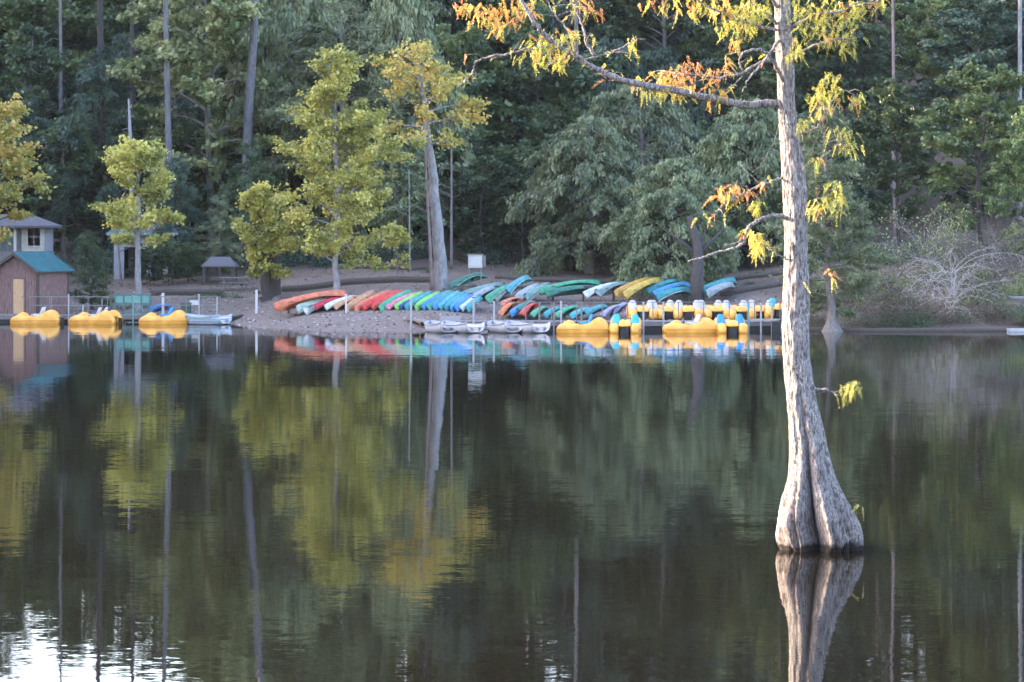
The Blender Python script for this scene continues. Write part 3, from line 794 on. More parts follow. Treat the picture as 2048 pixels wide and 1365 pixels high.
undergrowth('wood_undergrowth', 'dark low brush along the foot of the wood', pts, 'blue', .2, .12, 330, 2, 1.0)
pts = []
for i in range(30):
    px = rg.choice([rg.uniform(1600, 1760), rg.uniform(1560, 2100)]); D = 150 + rg.uniform(0, 14); pts.append((XX(px, D), D, rg.uniform(.8, 1.6)))
undergrowth('slope_undergrowth', 'olive brush on the slope behind the right bank', pts, 'mid', .18, .1, 340, 4, 1.0)
pts = []
for i in range(16):
    px = rg.choice([rg.uniform(400, 560), rg.uniform(700, 860), rg.uniform(1380, 1560), rg.uniform(340, 420)]); D = 168 + rg.uniform(-3, 4); pts.append((XX(px, D), D, rg.uniform(.3, .6)))
for px in range(565, 860, 14): pts.append((XX(px, 166.5), 166.5, .42))
for px in range(690, 870, 16): pts.append((XX(px, 177), 177, .4))
undergrowth('terrace_weeds', 'low green weeds along the terrace timbers', pts, 'dark', .12, .06, 330, 6, .6)

# leaf litter and stones on the beach
rgn = np.random.RandomState(9)
n = 9000
xs = rgn.uniform(-34, 30, n); ys = rgn.uniform(142, 186, n)
keep = np.array([T(x, y) > .02 for x, y in zip(xs, ys)]); xs, ys = xs[keep], ys[keep]; n = len(xs)
C = np.array([(x, y, T(x, y) + .02) for x, y in zip(xs, ys)])
Nn = rgn.normal(0, .35, (n, 3)); Nn[:, 2] += 1
LV, LQ = leaf_np(C, rgn.normal(0, 1, (n, 3)) * np.array([1, 1, .2]), Nn, rgn.uniform(.08, .22, n), rgn.uniform(.06, .16, n))
o = link('leaf_litter', mesh_np('leaf_litter', LV, LQ, FOL['brown'], rnd=rgn.rand(n))); props(o, 'fallen leaves scattered over the dirt shore', None, None, 'stuff')
V, Q = [], []
for i in range(900):
    x = rgn.uniform(-30, 14); y = shore(x) + rgn.uniform(.2, 16) ** 1.0; s = rgn.uniform(.03, .10); z = T(x, y)
    o_ = len(V); a = rgn.uniform(0, 6)
    for zz_, k in ((-.3, 1.0), (.5, .75)):
        for j in range(4): V.append((x + math.cos(a + j * PI / 2 + zz_) * s * k, y + math.sin(a + j * PI / 2) * s * k, z + zz_ * s))
    Q += [(o_ + j, o_ + (j + 1) % 4, o_ + 4 + (j + 1) % 4, o_ + 4 + j) for j in range(4)] + [(o_ + 4, o_ + 5, o_ + 6, o_ + 7)]
M['stone'] = mat('pale_stones', (.34, .31, .31), .9, .3, .7)
o = link('beach_stones', mesh_np('beach_stones', np.array(V), np.array(Q), M['stone'])); props(o, 'small pale stones strewn over the beach', None, None, 'stuff')

# ------------------------------------------------------------------ the big cypress
DC = 47.5
sc_px = F / DC      # pixels per metre at the tree
prof = [  # row, left edge, right edge
    (1150, 1592, 1672), (1118, 1576, 1700), (1106, 1565, 1716), (1094, 1556, 1724), (1078, 1553, 1726), (1050, 1554, 1719), (1025, 1559, 1706), (1000, 1564, 1692), (975, 1572, 1679), (950, 1577, 1669), (900, 1579, 1656), (850, 1577, 1645),
    (800, 1573, 1633), (750, 1568, 1624), (700, 1565, 1619), (650, 1564, 1618), (600, 1565, 1619), (550, 1567, 1617), (500, 1569, 1615), (450, 1568, 1614), (420, 1567, 1615),
    (380, 1565, 1613), (340, 1563, 1611), (300, 1561, 1604), (250, 1558, 1594), (200, 1556, 1590), (150, 1555, 1589), (100, 1551, 1587), (50, 1550, 1583), (0, 1549, 1580),
    (-100, 1549, 1577), (-250, 1552, 1576), (-450, 1556, 1575), (-700, 1560, 1572)]
pr = np.array(prof, float)[::-1]
rows = np.concatenate([np.linspace(-700, -60, 40), np.linspace(-50, 760, 230), np.linspace(762, 1150, 210)])
Lx = np.interp(rows, pr[:, 0], pr[:, 1]); Rx = np.interp(rows, pr[:, 0], pr[:, 2])
def smooth1(a, k=7):
    p = np.pad(a, k, mode='edge'); return np.convolve(p, np.ones(2 * k + 1) / (2 * k + 1), 'valid')
Lx, Rx = smooth1(Lx, 4), smooth1(Rx, 4)
root = at(1640, 1100, DC); root.z = 0
NS = 120
Vt = np.empty((len(rows), NS, 3))
for i, y in enumerate(rows):
    cxp = (Lx[i] + Rx[i]) / 2; r = (Rx[i] - Lx[i]) / 2 / sc_px
    z = (1100 - y) / sc_px
    base = 1 / (1 + math.exp((z - 1.35) / .45))     # buttress zone
    midz = 1 / (1 + math.exp((z - 3.3) / .7))
    for j in range(NS):
        th = 2 * PI * j / NS
        q = 1.0
        q += base * (.085 * math.cos(6 * th + .8) + .05 * math.cos(11 * th + 2.0 + z) + .03 * math.cos(17 * th + z * 1.5))
        q += .028 * math.cos(5 * th + .5 * z) + .016 * math.cos(9 * th + 1.1 - .8 * z)
        def notch(c, wd, dp):
            dd = (th - c + PI) % (2 * PI) - PI
            return -dp * math.exp(-(dd / wd) ** 2)
        c0 = -PI / 2 - .34 + .10 * z
        foot = 1 / (1 + math.exp((z - .42) / .16))      # the very foot splits into root knuckles
        q += notch(c0, .13 + .10 * base + .12 * foot, .52 * base + .20 * midz)
        q += notch(c0 + .05, .10, .22 * base)
        q += notch(-PI / 2 + .42 - .05 * z, .08, .10 * base + .32 * foot + .04 * midz)
        q += notch(-PI / 2 + .72, .06, .08 * base + .28 * foot)
        q += notch(-PI / 2 + 1.02 - .04 * z, .07, .12 * base + .26 * foot)
        q += notch(-PI / 2 - .86 + .06 * z, .10, .24 * base + .12 * foot)
        q += notch(-PI / 2 - 1.15, .06, .26 * foot)
        q += notch(-PI / 2 + .12, .07, .13 * base + .16 * foot)
        hol = math.exp(-(max(0, z + .1) / .62) ** 2)
        q += notch(-PI / 2 - .24, .20 + .10 * hol, .66 * hol)         # dark hollow between the two stems of the foot
        q += notch(-PI / 2 - .80, .07, .30 * math.exp(-((z - .38) / .16) ** 2))
        q += .05 * foot * math.cos(23 * th + 1)
        kz = math.exp(-(max(0, z) / .12) ** 2)
        q -= .16 * kz * (.5 + .5 * math.cos(15 * th + .7)) ** 2
        vx, vy = math.cos(th), math.sin(th)
        nn = noise.noise(Vector((vx * 5.5, vy * 5.5, z * .9)))
        n2 = noise.noise(Vector((vx * r * 34, vy * r * 34, z * 3.2 + 9)))
        n3 = noise.noise(Vector((vx * r * 9, vy * r * 9, z * 6 + 4)))
        kn = noise.noise(Vector((vx * 3.2 + 5, vy * 3.2, z * 3.0)))
        rr_ = r * q * (1 + .05 * nn + (.07 * base + .02) * kn) + .020 * n2 + .020 * n3 + .014 * abs(noise.noise(Vector((vx * r * 20 + 3, vy * r * 20, z * 5))))
        Vt[i, j] = ((cxp - 1640) / sc_px + rr_ * vx, rr_ * vy * (1 if z > 2 else 1 - .1 * base), z)
for i in range(len(rows)):          # keep each ring inside the measured outline
    xs0, xs1 = Vt[i, :, 0].min(), Vt[i, :, 0].max()
    a, b_ = (Lx[i] - 1640) / sc_px, (Rx[i] - 1640) / sc_px
    f = (b_ - a) / (xs1 - xs0)
    f = 1 + (f - 1) * .85
    mid = (Vt[i, :, 0].min() + Vt[i, :, 0].max()) / 2
    Vt[i, :, 0] = (a + b_) / 2 * .85 + mid * .15 + (Vt[i, :, 0] - mid) * f
    Vt[i, :, 1] *= f
k, n = len(rows), NS
i = np.arange(k - 1)[:, None] * n; j = np.arange(n)[None, :]
Qt = np.stack([i + j, i + n + j, i + n + (j + 1) % n, i + (j + 1) % n], -1).reshape(-1, 4)

def bark_hero():
    m, t, b = newmat('cypress_bark'); N, L = t.nodes, t.links
    tc = N.new('ShaderNodeTexCoord')
    def nz(scale, st, det=6, rgh=.65):
        mp = N.new('ShaderNodeMapping'); mp.inputs['Scale'].default_value = st; L.new(tc.outputs['Object'], mp.inputs[0])
        x = N.new('ShaderNodeTexNoise'); x.inputs['Scale'].default_value = scale; x.inputs['Detail'].default_value = det; x.inputs['Roughness'].default_value = rgh
        L.new(mp.outputs[0], x.inputs['Vector']); return x
    a = nz(9, (3.0, 3.0, .8)); c = nz(3.0, (1, 1, .7)); f = nz(26, (1.5, 1.5, .6))
    r = N.new('ShaderNodeValToRGB'); e = r.color_ramp.elements
    e[0].position = .38; e[0].color = (.05, .038, .034, 1); e[1].position = .60; e[1].color = (.29, .265, .27, 1)
    k_ = e.new(.47); k_.color = (.15, .13, .13, 1)
    L.new(a.outputs['Fac'], r.inputs[0])
    # pale lichen crust in blotches
    r2 = N.new('ShaderNodeValToRGB'); e = r2.color_ramp.elements
    e[0].position = .50; e[0].color = (0, 0, 0, 1); e[1].position = .60; e[1].color = (1, 1, 1, 1)
    L.new(f.outputs['Fac'], r2.inputs[0])
    r3 = N.new('ShaderNodeValToRGB'); e = r3.color_ramp.elements
    e[0].position = .42; e[0].color = (.15, .15, .15, 1); e[1].position = .6; e[1].color = (.8, .8, .8, 1); L.new(c.outputs['Fac'], r3.inputs[0])
    mu = N.new('ShaderNodeMath'); mu.operation = 'MULTIPLY'; L.new(r2.outputs[0], mu.inputs[0]); L.new(r3.outputs[0], mu.inputs[1])
    mx = N.new('ShaderNodeMix'); mx.data_type = 'RGBA'; mx.inputs['B'].default_value = (.50, .49, .48, 1)
    L.new(mu.outputs[0], mx.inputs['Factor']); L.new(r.outputs[0], mx.inputs['A'])
    # wet, stained foot
    sx = N.new('ShaderNodeSeparateXYZ'); L.new(tc.outputs['Object'], sx.inputs[0])
    ad = N.new('ShaderNodeMath'); ad.operation = 'MULTIPLY_ADD'; ad.inputs[1].default_value = .36; L.new(c.outputs['Fac'], ad.inputs[0]); 
    ng = N.new('ShaderNodeMath'); ng.operation = 'MULTIPLY'; ng.inputs[1].default_value = -1; L.new(sx.outputs['Z'], ng.inputs[0]); L.new(ng.outputs[0], ad.inputs[2])
    mr = N.new('ShaderNodeMapRange'); mr.inputs['From Min'].default_value = .04; mr.inputs['From Max'].default_value = .10; L.new(ad.outputs[0], mr.inputs['Value'])
    m2 = N.new('ShaderNodeMix'); m2.data_type = 'RGBA'; m2.inputs['B'].default_value = (.018, .014, .012, 1); L.new(mr.outputs[0], m2.inputs['Factor'])
    mr4 = N.new('ShaderNodeMapRange'); mr4.inputs['From Min'].default_value = -1.3; mr4.inputs['From Max'].default_value = -.2; mr4.inputs['To Max'].default_value = .28; L.new(ad.outputs[0], mr4.inputs['Value'])
    m4 = N.new('ShaderNodeMix'); m4.data_type = 'RGBA'; m4.inputs['B'].default_value = (.12, .08, .06, 1); L.new(mr4.outputs[0], m4.inputs['Factor']); L.new(mx.outputs['Result'], m4.inputs['A'])
    L.new(m4.outputs['Result'], m2.inputs['A']); L.new(m2.outputs['Result'], b.inputs['Base Color'])
    b.inputs['Roughness'].default_value = .9
    bp = N.new('ShaderNodeBump'); bp.inputs['Distance'].default_value = .05; L.new(a.outputs['Fac'], bp.inputs['Height'])
    b2 = N.new('ShaderNodeBump'); b2.inputs['Distance'].default_value = .012; L.new(f.outputs['Fac'], b2.inputs['Height']); L.new(bp.outputs[0], b2.inputs['Normal'])
    L.new(b2.outputs[0], b.inputs['Normal'])
    return m
M['cyp'] = bark_hero()
cyp = thing('bald_cypress', 'big bald cypress with a swollen fluted foot standing in the lake', 'tree', root)
link('trunk', mesh_np('trunk', Vt.reshape(-1, 3), Qt, M['cyp'], smooth=True), cyp)

def loc(px, py, dy=0):    # photo pixel -> cypress local coordinates
    p = at(px, py, DC + dy); return (p.x - root.x, dy, p.z)
tips = []
def branch(pts, r0, r1, dys=None, per=6, name='branch', twigs=0, sd=1):
    dys = dys or [0] * len(pts)
    P = smooth_path([loc(a, b_, d) for (a, b_), d in zip(pts, dys)], per)
    rg = np.random.RandomState(sd)
    P[1:-1] += rg.normal(0, .008, P[1:-1].shape)
    r = np.linspace(r0, r1, len(P)) / sc_px
    b = MB().tube(P.tolist(), r, 9)
    for _ in range(twigs):
        q = rg.randint(len(P) // 4, len(P)); d = rg.normal(0, 1, 3); d[2] = abs(d[2]) * .6 - .15; d /= np.linalg.norm(d); l = rg.uniform(.12, .45)
        m1 = P[q] + d * l * .5 + rg.normal(0, .02, 3); e_ = P[q] + d * l + np.array([0, 0, -.05])
        b.tube([P[q], m1, e_], [.010, .007, .004], 4)
        tips.append((e_, sd))
    o = b.build(name, M['cyp'], cyp, True)
    return P
limb = branch([(1572, 205), (1520, 209), (1475, 208), (1420, 196), (1340, 180), (1250, 163), (1200, 142), (1160, 118), (1120, 95), (1085, 68), (1065, 40), (1040, -5), (1010, -60), (960, -110)], 8.5, 3.0, [0, -.1, -.2, -.4, -.6, -.8, -.9, -1, -1.1, -1.2, -1.3, -1.3, -1.3, -1.3], twigs=26, sd=2)
branch([(1122, 97), (1095, 93), (1060, 97), (1020, 108), (985, 113), (950, 124)], 3.2, 2.0, [-1.1] * 6, twigs=6, sd=3)
branch([(1010, 110), (965, 118), (950, 128), (947, 142), (935, 155), (920, 172)], 2.2, 1.0, [-1.1] * 6, sd=4)
branch([(948, 140), (952, 150), (945, 162)], 1.3, .7, [-1.1] * 3, sd=4)
branch([(1182, 133), (1165, 122), (1200, 112), (1235, 100), (1265, 84), (1290, 78)], 2.5, 1.0, [-.9] * 6, twigs=5, sd=5)
branch([(1190, 112), (1172, 85), (1165, 50), (1150, 15), (1120, -30)], 3.4, 1.6, [-.9] * 5, twigs=8, sd=6)
branch([(1150, 108), (1135, 60), (1110, 30), (1090, -10)], 2.0, 1.0, [-1] * 4, twigs=6, sd=16)
branch([(1090, 75), (1105, 110), (1092, 140)], 1.6, .7, [-1.1] * 3, twigs=2, sd=17)
branch([(1572, 175), (1553, 135), (1538, 110), (1515, 100), (1490, 105), (1478, 122), (1484, 140)], 4.5, 1.6, [0, -.3, -.4, -.5, -.6, -.6, -.6], twigs=4, sd=7)
branch([(1540, 118), (1510, 132), (1480, 148), (1440, 155), (1400, 152), (1360, 148), (1325, 142)], 3.6, 1.4, [-.4, -.5, -.5, -.5, -.4, -.4, -.3], twigs=12, sd=8)
branch([(1562, 75), (1545, 100), (1520, 132), (1498, 158), (1484, 186)], 3.6, 1.2, [0, -.4, -.6, -.7, -.7], twigs=1, sd=9)
branch([(1485, 152), (1470, 168), (1450, 180)], 1.8, .8, [-.5] * 3, twigs=3, sd=19)
branch([(1560, 55), (1540, 35), (1520, 20), (1495, -10), (1450, -40)], 3.6, 1.6, [0, -.2, -.3, -.4, -.5], twigs=9, sd=10)
branch([(1555, 60), (1515, 52), (1480, 40), (1440, 25), (1400, 5), (1350, -20)], 3.4, 1.2, [0, -.3, -.4, -.5, -.5, -.6], twigs=14, sd=11)
branch([(1565, 20), (1530, -10), (1470, -50), (1380, -70), (1290, -60), (1230, -20)], 4, 1.2, [0, -.3, -.4, -.5, -.5, -.6], twigs=16, sd=12)
branch([(1576, 60), (1600, 45), (1630, 30), (1670, 25), (1715, 12), (1750, 5)], 3.4, 1.0, [0, -.2, -.4, -.5, -.6, -.6], twigs=16, sd=13)
branch([(1578, 130), (1610, 100), (1650, 85), (1690, 78), (1705, 90)], 3.0, 1.0, [0, -.2, -.4, -.5, -.5], twigs=8, sd=14)
branch([(1575, -20), (1620, -50), (1690, -60), (1750, -40)], 3.4, 1.0, [0, -.2, -.4, -.5], twigs=14, sd=15)
branch([(1600, 268), (1622, 262), (1640, 248), (1655, 222), (1668, 195), (1690, 180), (1712, 195)], 2.6, .9, [0, -.2, -.3, -.4, -.4, -.4, -.4], twigs=9, sd=20)
branch([(1608, 330), (1635, 318), (1665, 300), (1690, 272), (1702, 262)], 1.6, .7, [0, -.2, -.3, -.4, -.4], twigs=4, sd=24)
branch([(1570, 355), (1545, 363), (1520, 372), (1490, 386), (1462, 402), (1440, 416), (1424, 432)], 2.6, .9, [0, -.2, -.3, -.4, -.5, -.5, -.5], twigs=7, sd=21)
branch([(1470, 398), (1450, 388), (1428, 378)], 1.0, .5, [-.5] * 3, sd=25)
branch([(1480, 330), (1500, 350), (1520, 368), (1560, 385)], .8, .6, [-.3] * 4, sd=26)
branch([(1560, 210), (1556, 260), (1530, 320), (1505, 345)], .7, .4, [-.3] * 4, sd=27)
branch([(1580, 440), (1565, 434), (1545, 432), (1520, 440), (1500, 452), (1491, 470), (1488, 485), (1470, 496), (1435, 506), (1400, 516), (1376, 524)], 4.6, 1.8, [0, -.2, -.4, -.5, -.6, -.6, -.6, -.7, -.7, -.8, -.8], sd=22)
branch([(1490, 478), (1470, 487), (1450, 491)], 1.8, 1.0, [-.6] * 3, sd=28)
branch([(1582, 522), (1560, 512), (1540, 500), (1522, 488)], 2.0, .9, [0, -.2, -.4, -.5], twigs=3, sd=23)
branch([(1612, 405), (1640, 398), (1665, 385), (1682, 372)], 1.6, .7, [0, -.2, -.3, -.4], twigs=6, sd=29)
branch([(1615, 560), (1640, 556), (1664, 548)], 1.6, .8, [0, -.2, -.3], twigs=1, sd=30)
branch([(1620, 775), (1632, 778), (1655, 779)], 3.6, 2.4, [0, -.15, -.3], sd=31)
branch([(1650, 779), (1668, 786), (1690, 776), (1712, 768)], .9, .5, [-.3] * 4, twigs=3, sd=32)
branch([(1700, 1020), (1712, 1014), (1722, 1012)], .7, .4, [0, -.2, -.3], sd=33)
branch([(1570, 290), (1545, 268), (1535, 262)], .8, .5, [0, -.2, -.3], sd=34)
# crown high over the frame
rgc = np.random.RandomState(77)
for q in range(26):
    y0 = -130 - q * 21; a = q * 2.4; L = (1 - q / 34) * 2.6
    x0 = 1563; p0 = np.array(loc(x0, y0)); 
    P = [p0]; e = .35
    for s in range(6):
        P.append(P[-1] + np.array([math.cos(a) * math.cos(e), math.sin(a) * math.cos(e), math.sin(e)]) * L / 6); e -= .12; a += rgc.normal(0, .1)
    b = MB().tube(P, np.linspace(.04, .01, 7), 5)
    b.build('branch', M['cyp'], cyp, True)
    for s in range(2, 7):
        for _ in range(3): tips.append((P[s] + rgc.normal(0, .22, 3), 100 + q))

# feathery leaves: sprays of narrow drooping blades
def sprays(centres, seed):
    rg = np.random.RandomState(seed); C, Dd, Nn, Ll, Ww, mi = [], [], [], [], [], []
    for (c, rad, cnt, rust) in centres:
        for _ in range(cnt):
            p = np.array(c) + rg.normal(0, 1, 3) * rad * np.array([.55, .5, .45])
            ax = rg.normal(0, .6, 3); ax[2] = -abs(ax[2]) - .35; ax /= np.linalg.norm(ax)
            L = rg.uniform(.11, .25)
            isr = rg.rand() < rust
            pa = np.cross(ax, rg.normal(0, 1, 3)); pa /= np.linalg.norm(pa) + 1e-6
            nrm = np.cross(ax, pa)
            K = 22
            for k_ in range(K):                # leaflets in two ranks along the drooping twiglet
                f = (k_ + .5) / K; sg = 1 if k_ % 2 else -1
                d = pa * sg + ax * .75 + rg.normal(0, .22, 3)
                l = rg.uniform(.034, .055) * (1.15 - .75 * f)
                q = p + ax * L * f + np.array([0, 0, -.25 * L * f * f]) + d * l * .35
                C.append(q); Dd.append(d); Nn.append(nrm + rg.normal(0, .35, 3)); Ll.append(l); Ww.append(rg.uniform(.009, .015)); mi.append(1 if isr else 0)
    C, Dd, Nn = np.array(C), np.array(Dd), np.array(Nn)
    V, Q = leaf_np(C, Dd, Nn, np.array(Ll), np.array(Ww))
    return V, Q, np.array(mi), rg.rand(len(C))
cen = []
def tuft(px, py, rpx, cnt, rust=.1, dy=-.4): cen.append((loc(px, py, dy), rpx / sc_px, int(cnt * .95) + 1, rust))
for a in [(920, 8, 22, 14, .75), (950, 15, 28, 18, .7), (985, 18, 30, 20, .75), (1010, 35, 28, 20, .8), (1030, 12, 26, 16, .8), (1000, 55, 16, 9, .4), (960, 38, 16, 8, .5), (1055, 8, 18, 10, .7), (1180, 12, 16, 8, .9), (1165, 2, 16, 8, .8),
          (1075, 95, 20, 14, .1), (1060, 112, 18, 10, .1), (1105, 85, 22, 16, .15), (1125, 78, 22, 15, .3), (1130, 115, 20, 12, .1), (1085, 120, 16, 9, 0), (1145, 65, 12, 8, 0), (1095, 62, 14, 8, .5), (1118, 130, 12, 6, 0),
          (1275, 158, 12, 7, .1), (1325, 150, 20, 14, .75), (1350, 145, 24, 18, .9), (1385, 138, 24, 16, .95), (1335, 168, 18, 12, .4), (1370, 165, 18, 10, .5), (1455, 135, 14, 7, .9), (1430, 145, 16, 8, .9), (1415, 178, 14, 6, .3), (1290, 180, 9, 4, 0), (1315, 182, 9, 4, 0), (1350, 186, 12, 7, .1), (1420, 205, 8, 4, .9), (1445, 188, 12, 6, .6),
          (1260, 85, 10, 5, 0), (1270, 75, 8, 4, 0),
          (1390, 8, 26, 18, .2), (1350, 5, 22, 12, .3), (1430, 12, 30, 22, .2), (1470, 20, 34, 26, .1), (1500, 8, 30, 20, .05), (1480, 50, 24, 16, .05), (1455, 45, 22, 14, .1), (1510, 40, 22, 12, .1), (1440, 5, 26, 16, .5), (1300, 3, 20, 10, .5), (1530, 15, 20, 12, .1), (1475, 85, 14, 8, .5),
          (1600, 12, 26, 16, .1), (1630, 18, 30, 20, .1), (1660, 12, 30, 20, .1), (1690, 8, 28, 18, .15), (1720, 10, 24, 14, .1), (1625, 45, 24, 14, .1), (1665, 45, 28, 16, .15), (1700, 40, 20, 11, .2), (1745, 4, 18, 9, .1), (1600, 70, 18, 10, .1),
          (1590, 100, 16, 9, .0), (1600, 92, 14, 8, 0), (1640, 80, 20, 11, .5), (1670, 72, 20, 11, .2), (1695, 95, 18, 13, .2), (1705, 60, 16, 9, .1), (1575, 112, 8, 4, 0),
          (1655, 160, 22, 20, .05), (1640, 180, 20, 15, .05), (1670, 175, 16, 12, .1), (1628, 195, 14, 9, .1), (1612, 240, 10, 8, .0), (1640, 215, 16, 12, .15), (1660, 195, 14, 7, .3), (1705, 200, 14, 8, .5), (1715, 190, 10, 5, 0),
          (1690, 262, 14, 11, .1), (1700, 280, 14, 12, 0), (1672, 258, 12, 7, .1), (1635, 318, 9, 7, .1), (1600, 250, 8, 5, 0), (1700, 295, 8, 5, 0),
          (1640, 410, 15, 11, .1), (1625, 415, 12, 7, .1), (1660, 400, 15, 10, .05), (1675, 375, 12, 9, 0), (1680, 395, 12, 10, 0), (1678, 420, 8, 5, 0), (1660, 365, 8, 5, 0),
          (1445, 380, 12, 9, .75), (1468, 378, 12, 8, .8), (1455, 395, 14, 9, .3), (1430, 392, 8, 5, .7), (1490, 380, 8, 6, .9), (1525, 362, 6, 4, .8), (1515, 405, 9, 10, 0), (1513, 415, 7, 6, 0), (1425, 428, 8, 3, .8),
          (1515, 470, 16, 18, .05), (1512, 490, 14, 14, .05), (1528, 485, 10, 8, 0), (1500, 462, 8, 5, 0), (1515, 500, 8, 6, 0),
          (1660, 545, 7, 4, .4), (1668, 555, 6, 3, .2), (1700, 772, 13, 11, 0), (1716, 762, 8, 8, 0), (1690, 780, 8, 5, 0), (1718, 1012, 5, 2, 0)]:
    tuft(*a[:4], rust=a[4], dy=(-1.1 if a[0] < 1260 else -.4))
for (p, s) in tips:
    cen.append((p, .05 if s < 100 else .2, 1 if s < 100 else 4, .5 if s in (2, 3, 4, 8) else .1))
V, Q, mi, rn = sprays(cen, 5)
link('crown', mesh_np('crown', V, Q, [FOL['cypress'], FOL['rust']], rnd=rn, mi=mi), cyp)

# ------------------------------------------------------------------ boats
def hull_shell(L, B, Dp, ns=15, bow=1.7, stern=1.7, blunt=0.0, th=.02, sheer=.10, flat=2.4, closed=False):
    """open boat shell: stations along X, open side up (+Z). returns MB-ready verts/faces"""
    V, Fc = [], []
    ts = np.linspace(0, 1, ns); K = 9
    def sec(t, inner):
        u = abs(2 * t - 1)
        hb = B / 2 * max(.03, (1 - u ** (bow if t < .5 else stern)))
        if t > .5 and blunt: hb = B / 2 * max(blunt, (1 - u ** stern))
        dp = Dp * (1 - .35 * u ** 3)
        top = Dp + sheer * u ** 2.5
        k = th if inner else 0
        pts = []
        for j in range(K):
            a = PI * j / (K - 1)
            c, s = math.cos(a), math.sin(a)
            y = (hb - k * .8) * (abs(c) ** (2 / flat)) * (1 if c > 0 else -1)
            z = top - (top - (Dp - dp) - k) * (abs(s) ** (2 / flat))
            if inner and j in (0, K - 1): z = top
            pts.append(((t - .5) * (L - (2 * k if inner else 0)), y, z))
        return pts
    for inner in (False, True):
        for t in ts: V += sec(t, inner)
    off = ns * K
    for i in range(ns - 1):
        for j in range(K - 1):
            a = i * K + j; Fc.append((a, a + 1, a + K + 1, a + K))
            a += off; Fc.append((a, a + K, a + K + 1, a + 1))
        for j in (0, K - 1):
            a, b_ = i * K + j, (i + 1) * K + j
            Fc.append((a, b_, b_ + off, a + off) if j == 0 else (a, a + off, b_ + off, b_))
    for i in (0, ns - 1):
        for j in range(K - 1):
            a = i * K + j; Fc.append((a, a + off, a + 1 + off, a + 1) if i == 0 else (a, a + 1, a + 1 + off, a + off))
    rim = [[((t - .5) * L, s * (V[int(round(t * (ns - 1))) * K + (0 if s > 0 else K - 1)][1] * s + .008), V[int(round(t * (ns - 1))) * K][2] + .005) for t in ts] for s in (1, -1)]
    return V, Fc, rim

CAN = {}
def canoe_meshes(matn, rimn, kay):
    key = (matn, rimn, kay)
    if key in CAN: return CAN[key]
    if kay: V, Fc, rim = hull_shell(3.4, .58, .27, bow=2.0, stern=2.0, sheer=.12)
    else: V, Fc, rim = hull_shell(4.4, .76, .34, bow=1.9, stern=1.9, sheer=.24)
    def me(mb, nm, m, sm=True):
        o = mb.build(nm, m, None, sm); d = o.data; bpy.data.objects.remove(o); return d
    parts = [('hull', me(MB().add(V, Fc), 'hull', M[matn]))]
    g = MB()
    for r_ in rim: g.tube(r_, .022, 5)
    parts.append(('gunwale', me(g, 'gunwale', M[rimn])))
    if kay:
        for s in (-1, 1):
            pts = [((s * x), y, .30 + .02 * x) for x, y in ((.45, -.24), (1.0, -.18), (1.45, -.06), (1.66, 0), (1.45, .06), (1.0, .18), (.45, .24))]
            k = MB().add(pts, [tuple(range(7))] if s > 0 else [tuple(range(6, -1, -1))])
            parts.append(('deck', me(k, 'deck', M[matn], False)))
        parts.append(('seat', me(MB().box((-.15, 0, .14), (.42, .42, .06)).box((-.38, 0, .26), (.06, .40, .22)), 'seat', M['black'], False)))
    else:
        for x in (-1.3, 1.0):
            parts.append(('seat', me(MB().box((x, 0, .30), (.25, .66, .03)), 'seat', M['wood_grey'], False)))
    CAN[key] = parts
    return parts

def place_canoe(px0, py0, px1, py1, D0, matn, label, group, kay=False, roll=None, rimn=None, cat=None, ground=False):
    """near end at photo point 0 (distance D0), far end at photo point 1; length fixes the depth between them"""
    L = 3.4 if kay else 4.4
    p0 = at(px0, py0, D0)
    g = T(p0.x, D0)
    p0.z = max(g + .16, min(p0.z, g + .8))
    lo, D1 = 0, D0
    best = None
    for k in range(0, 120):
        D1 = D0 + k * .04
        p1 = at(px1, py1, D1)
        if (p1 - p0).length >= L: break
    p1 = at(px1, py1, D1)
    s = (p1 - p0).length / L
    if s > 1.35: s = 1.35
    if s < .75: s = .75
    d = (p1 - p0).normalized()
    if roll is None: roll = R(180 - 42)
    side = d.cross(Vector((0, 0, 1))).normalized(); up = side.cross(d).normalized()
    side, up = -side, up      # local Y = left, Z = up
    Mx = Matrix((d, side, up)).transposed()
    Mx = Mx @ Matrix.Rotation(roll, 3, 'X')
    mid = (p0 + p1) / 2
    zc = Vector((0, 0, .18))
    o = thing('kayak' if kay else 'canoe', label, cat or ('kayak' if kay else 'canoe'), (0, 0, 0), 0, group)
    o.rotation_euler = Mx.to_euler()
    o.scale = (s, 1, 1)
    o.location = mid - Mx @ zc
    o.location.z += 0
    for nm, me in canoe_meshes(matn, rimn or {'c_white': 'metal', 'c_grey': 'metal', 'c_greygreen': 'metal', 'c_dkgreen': 'metal', 'c_palegreen': 'metal'}.get(matn, matn), kay):
        link(nm, me, o)
    return p0, p1

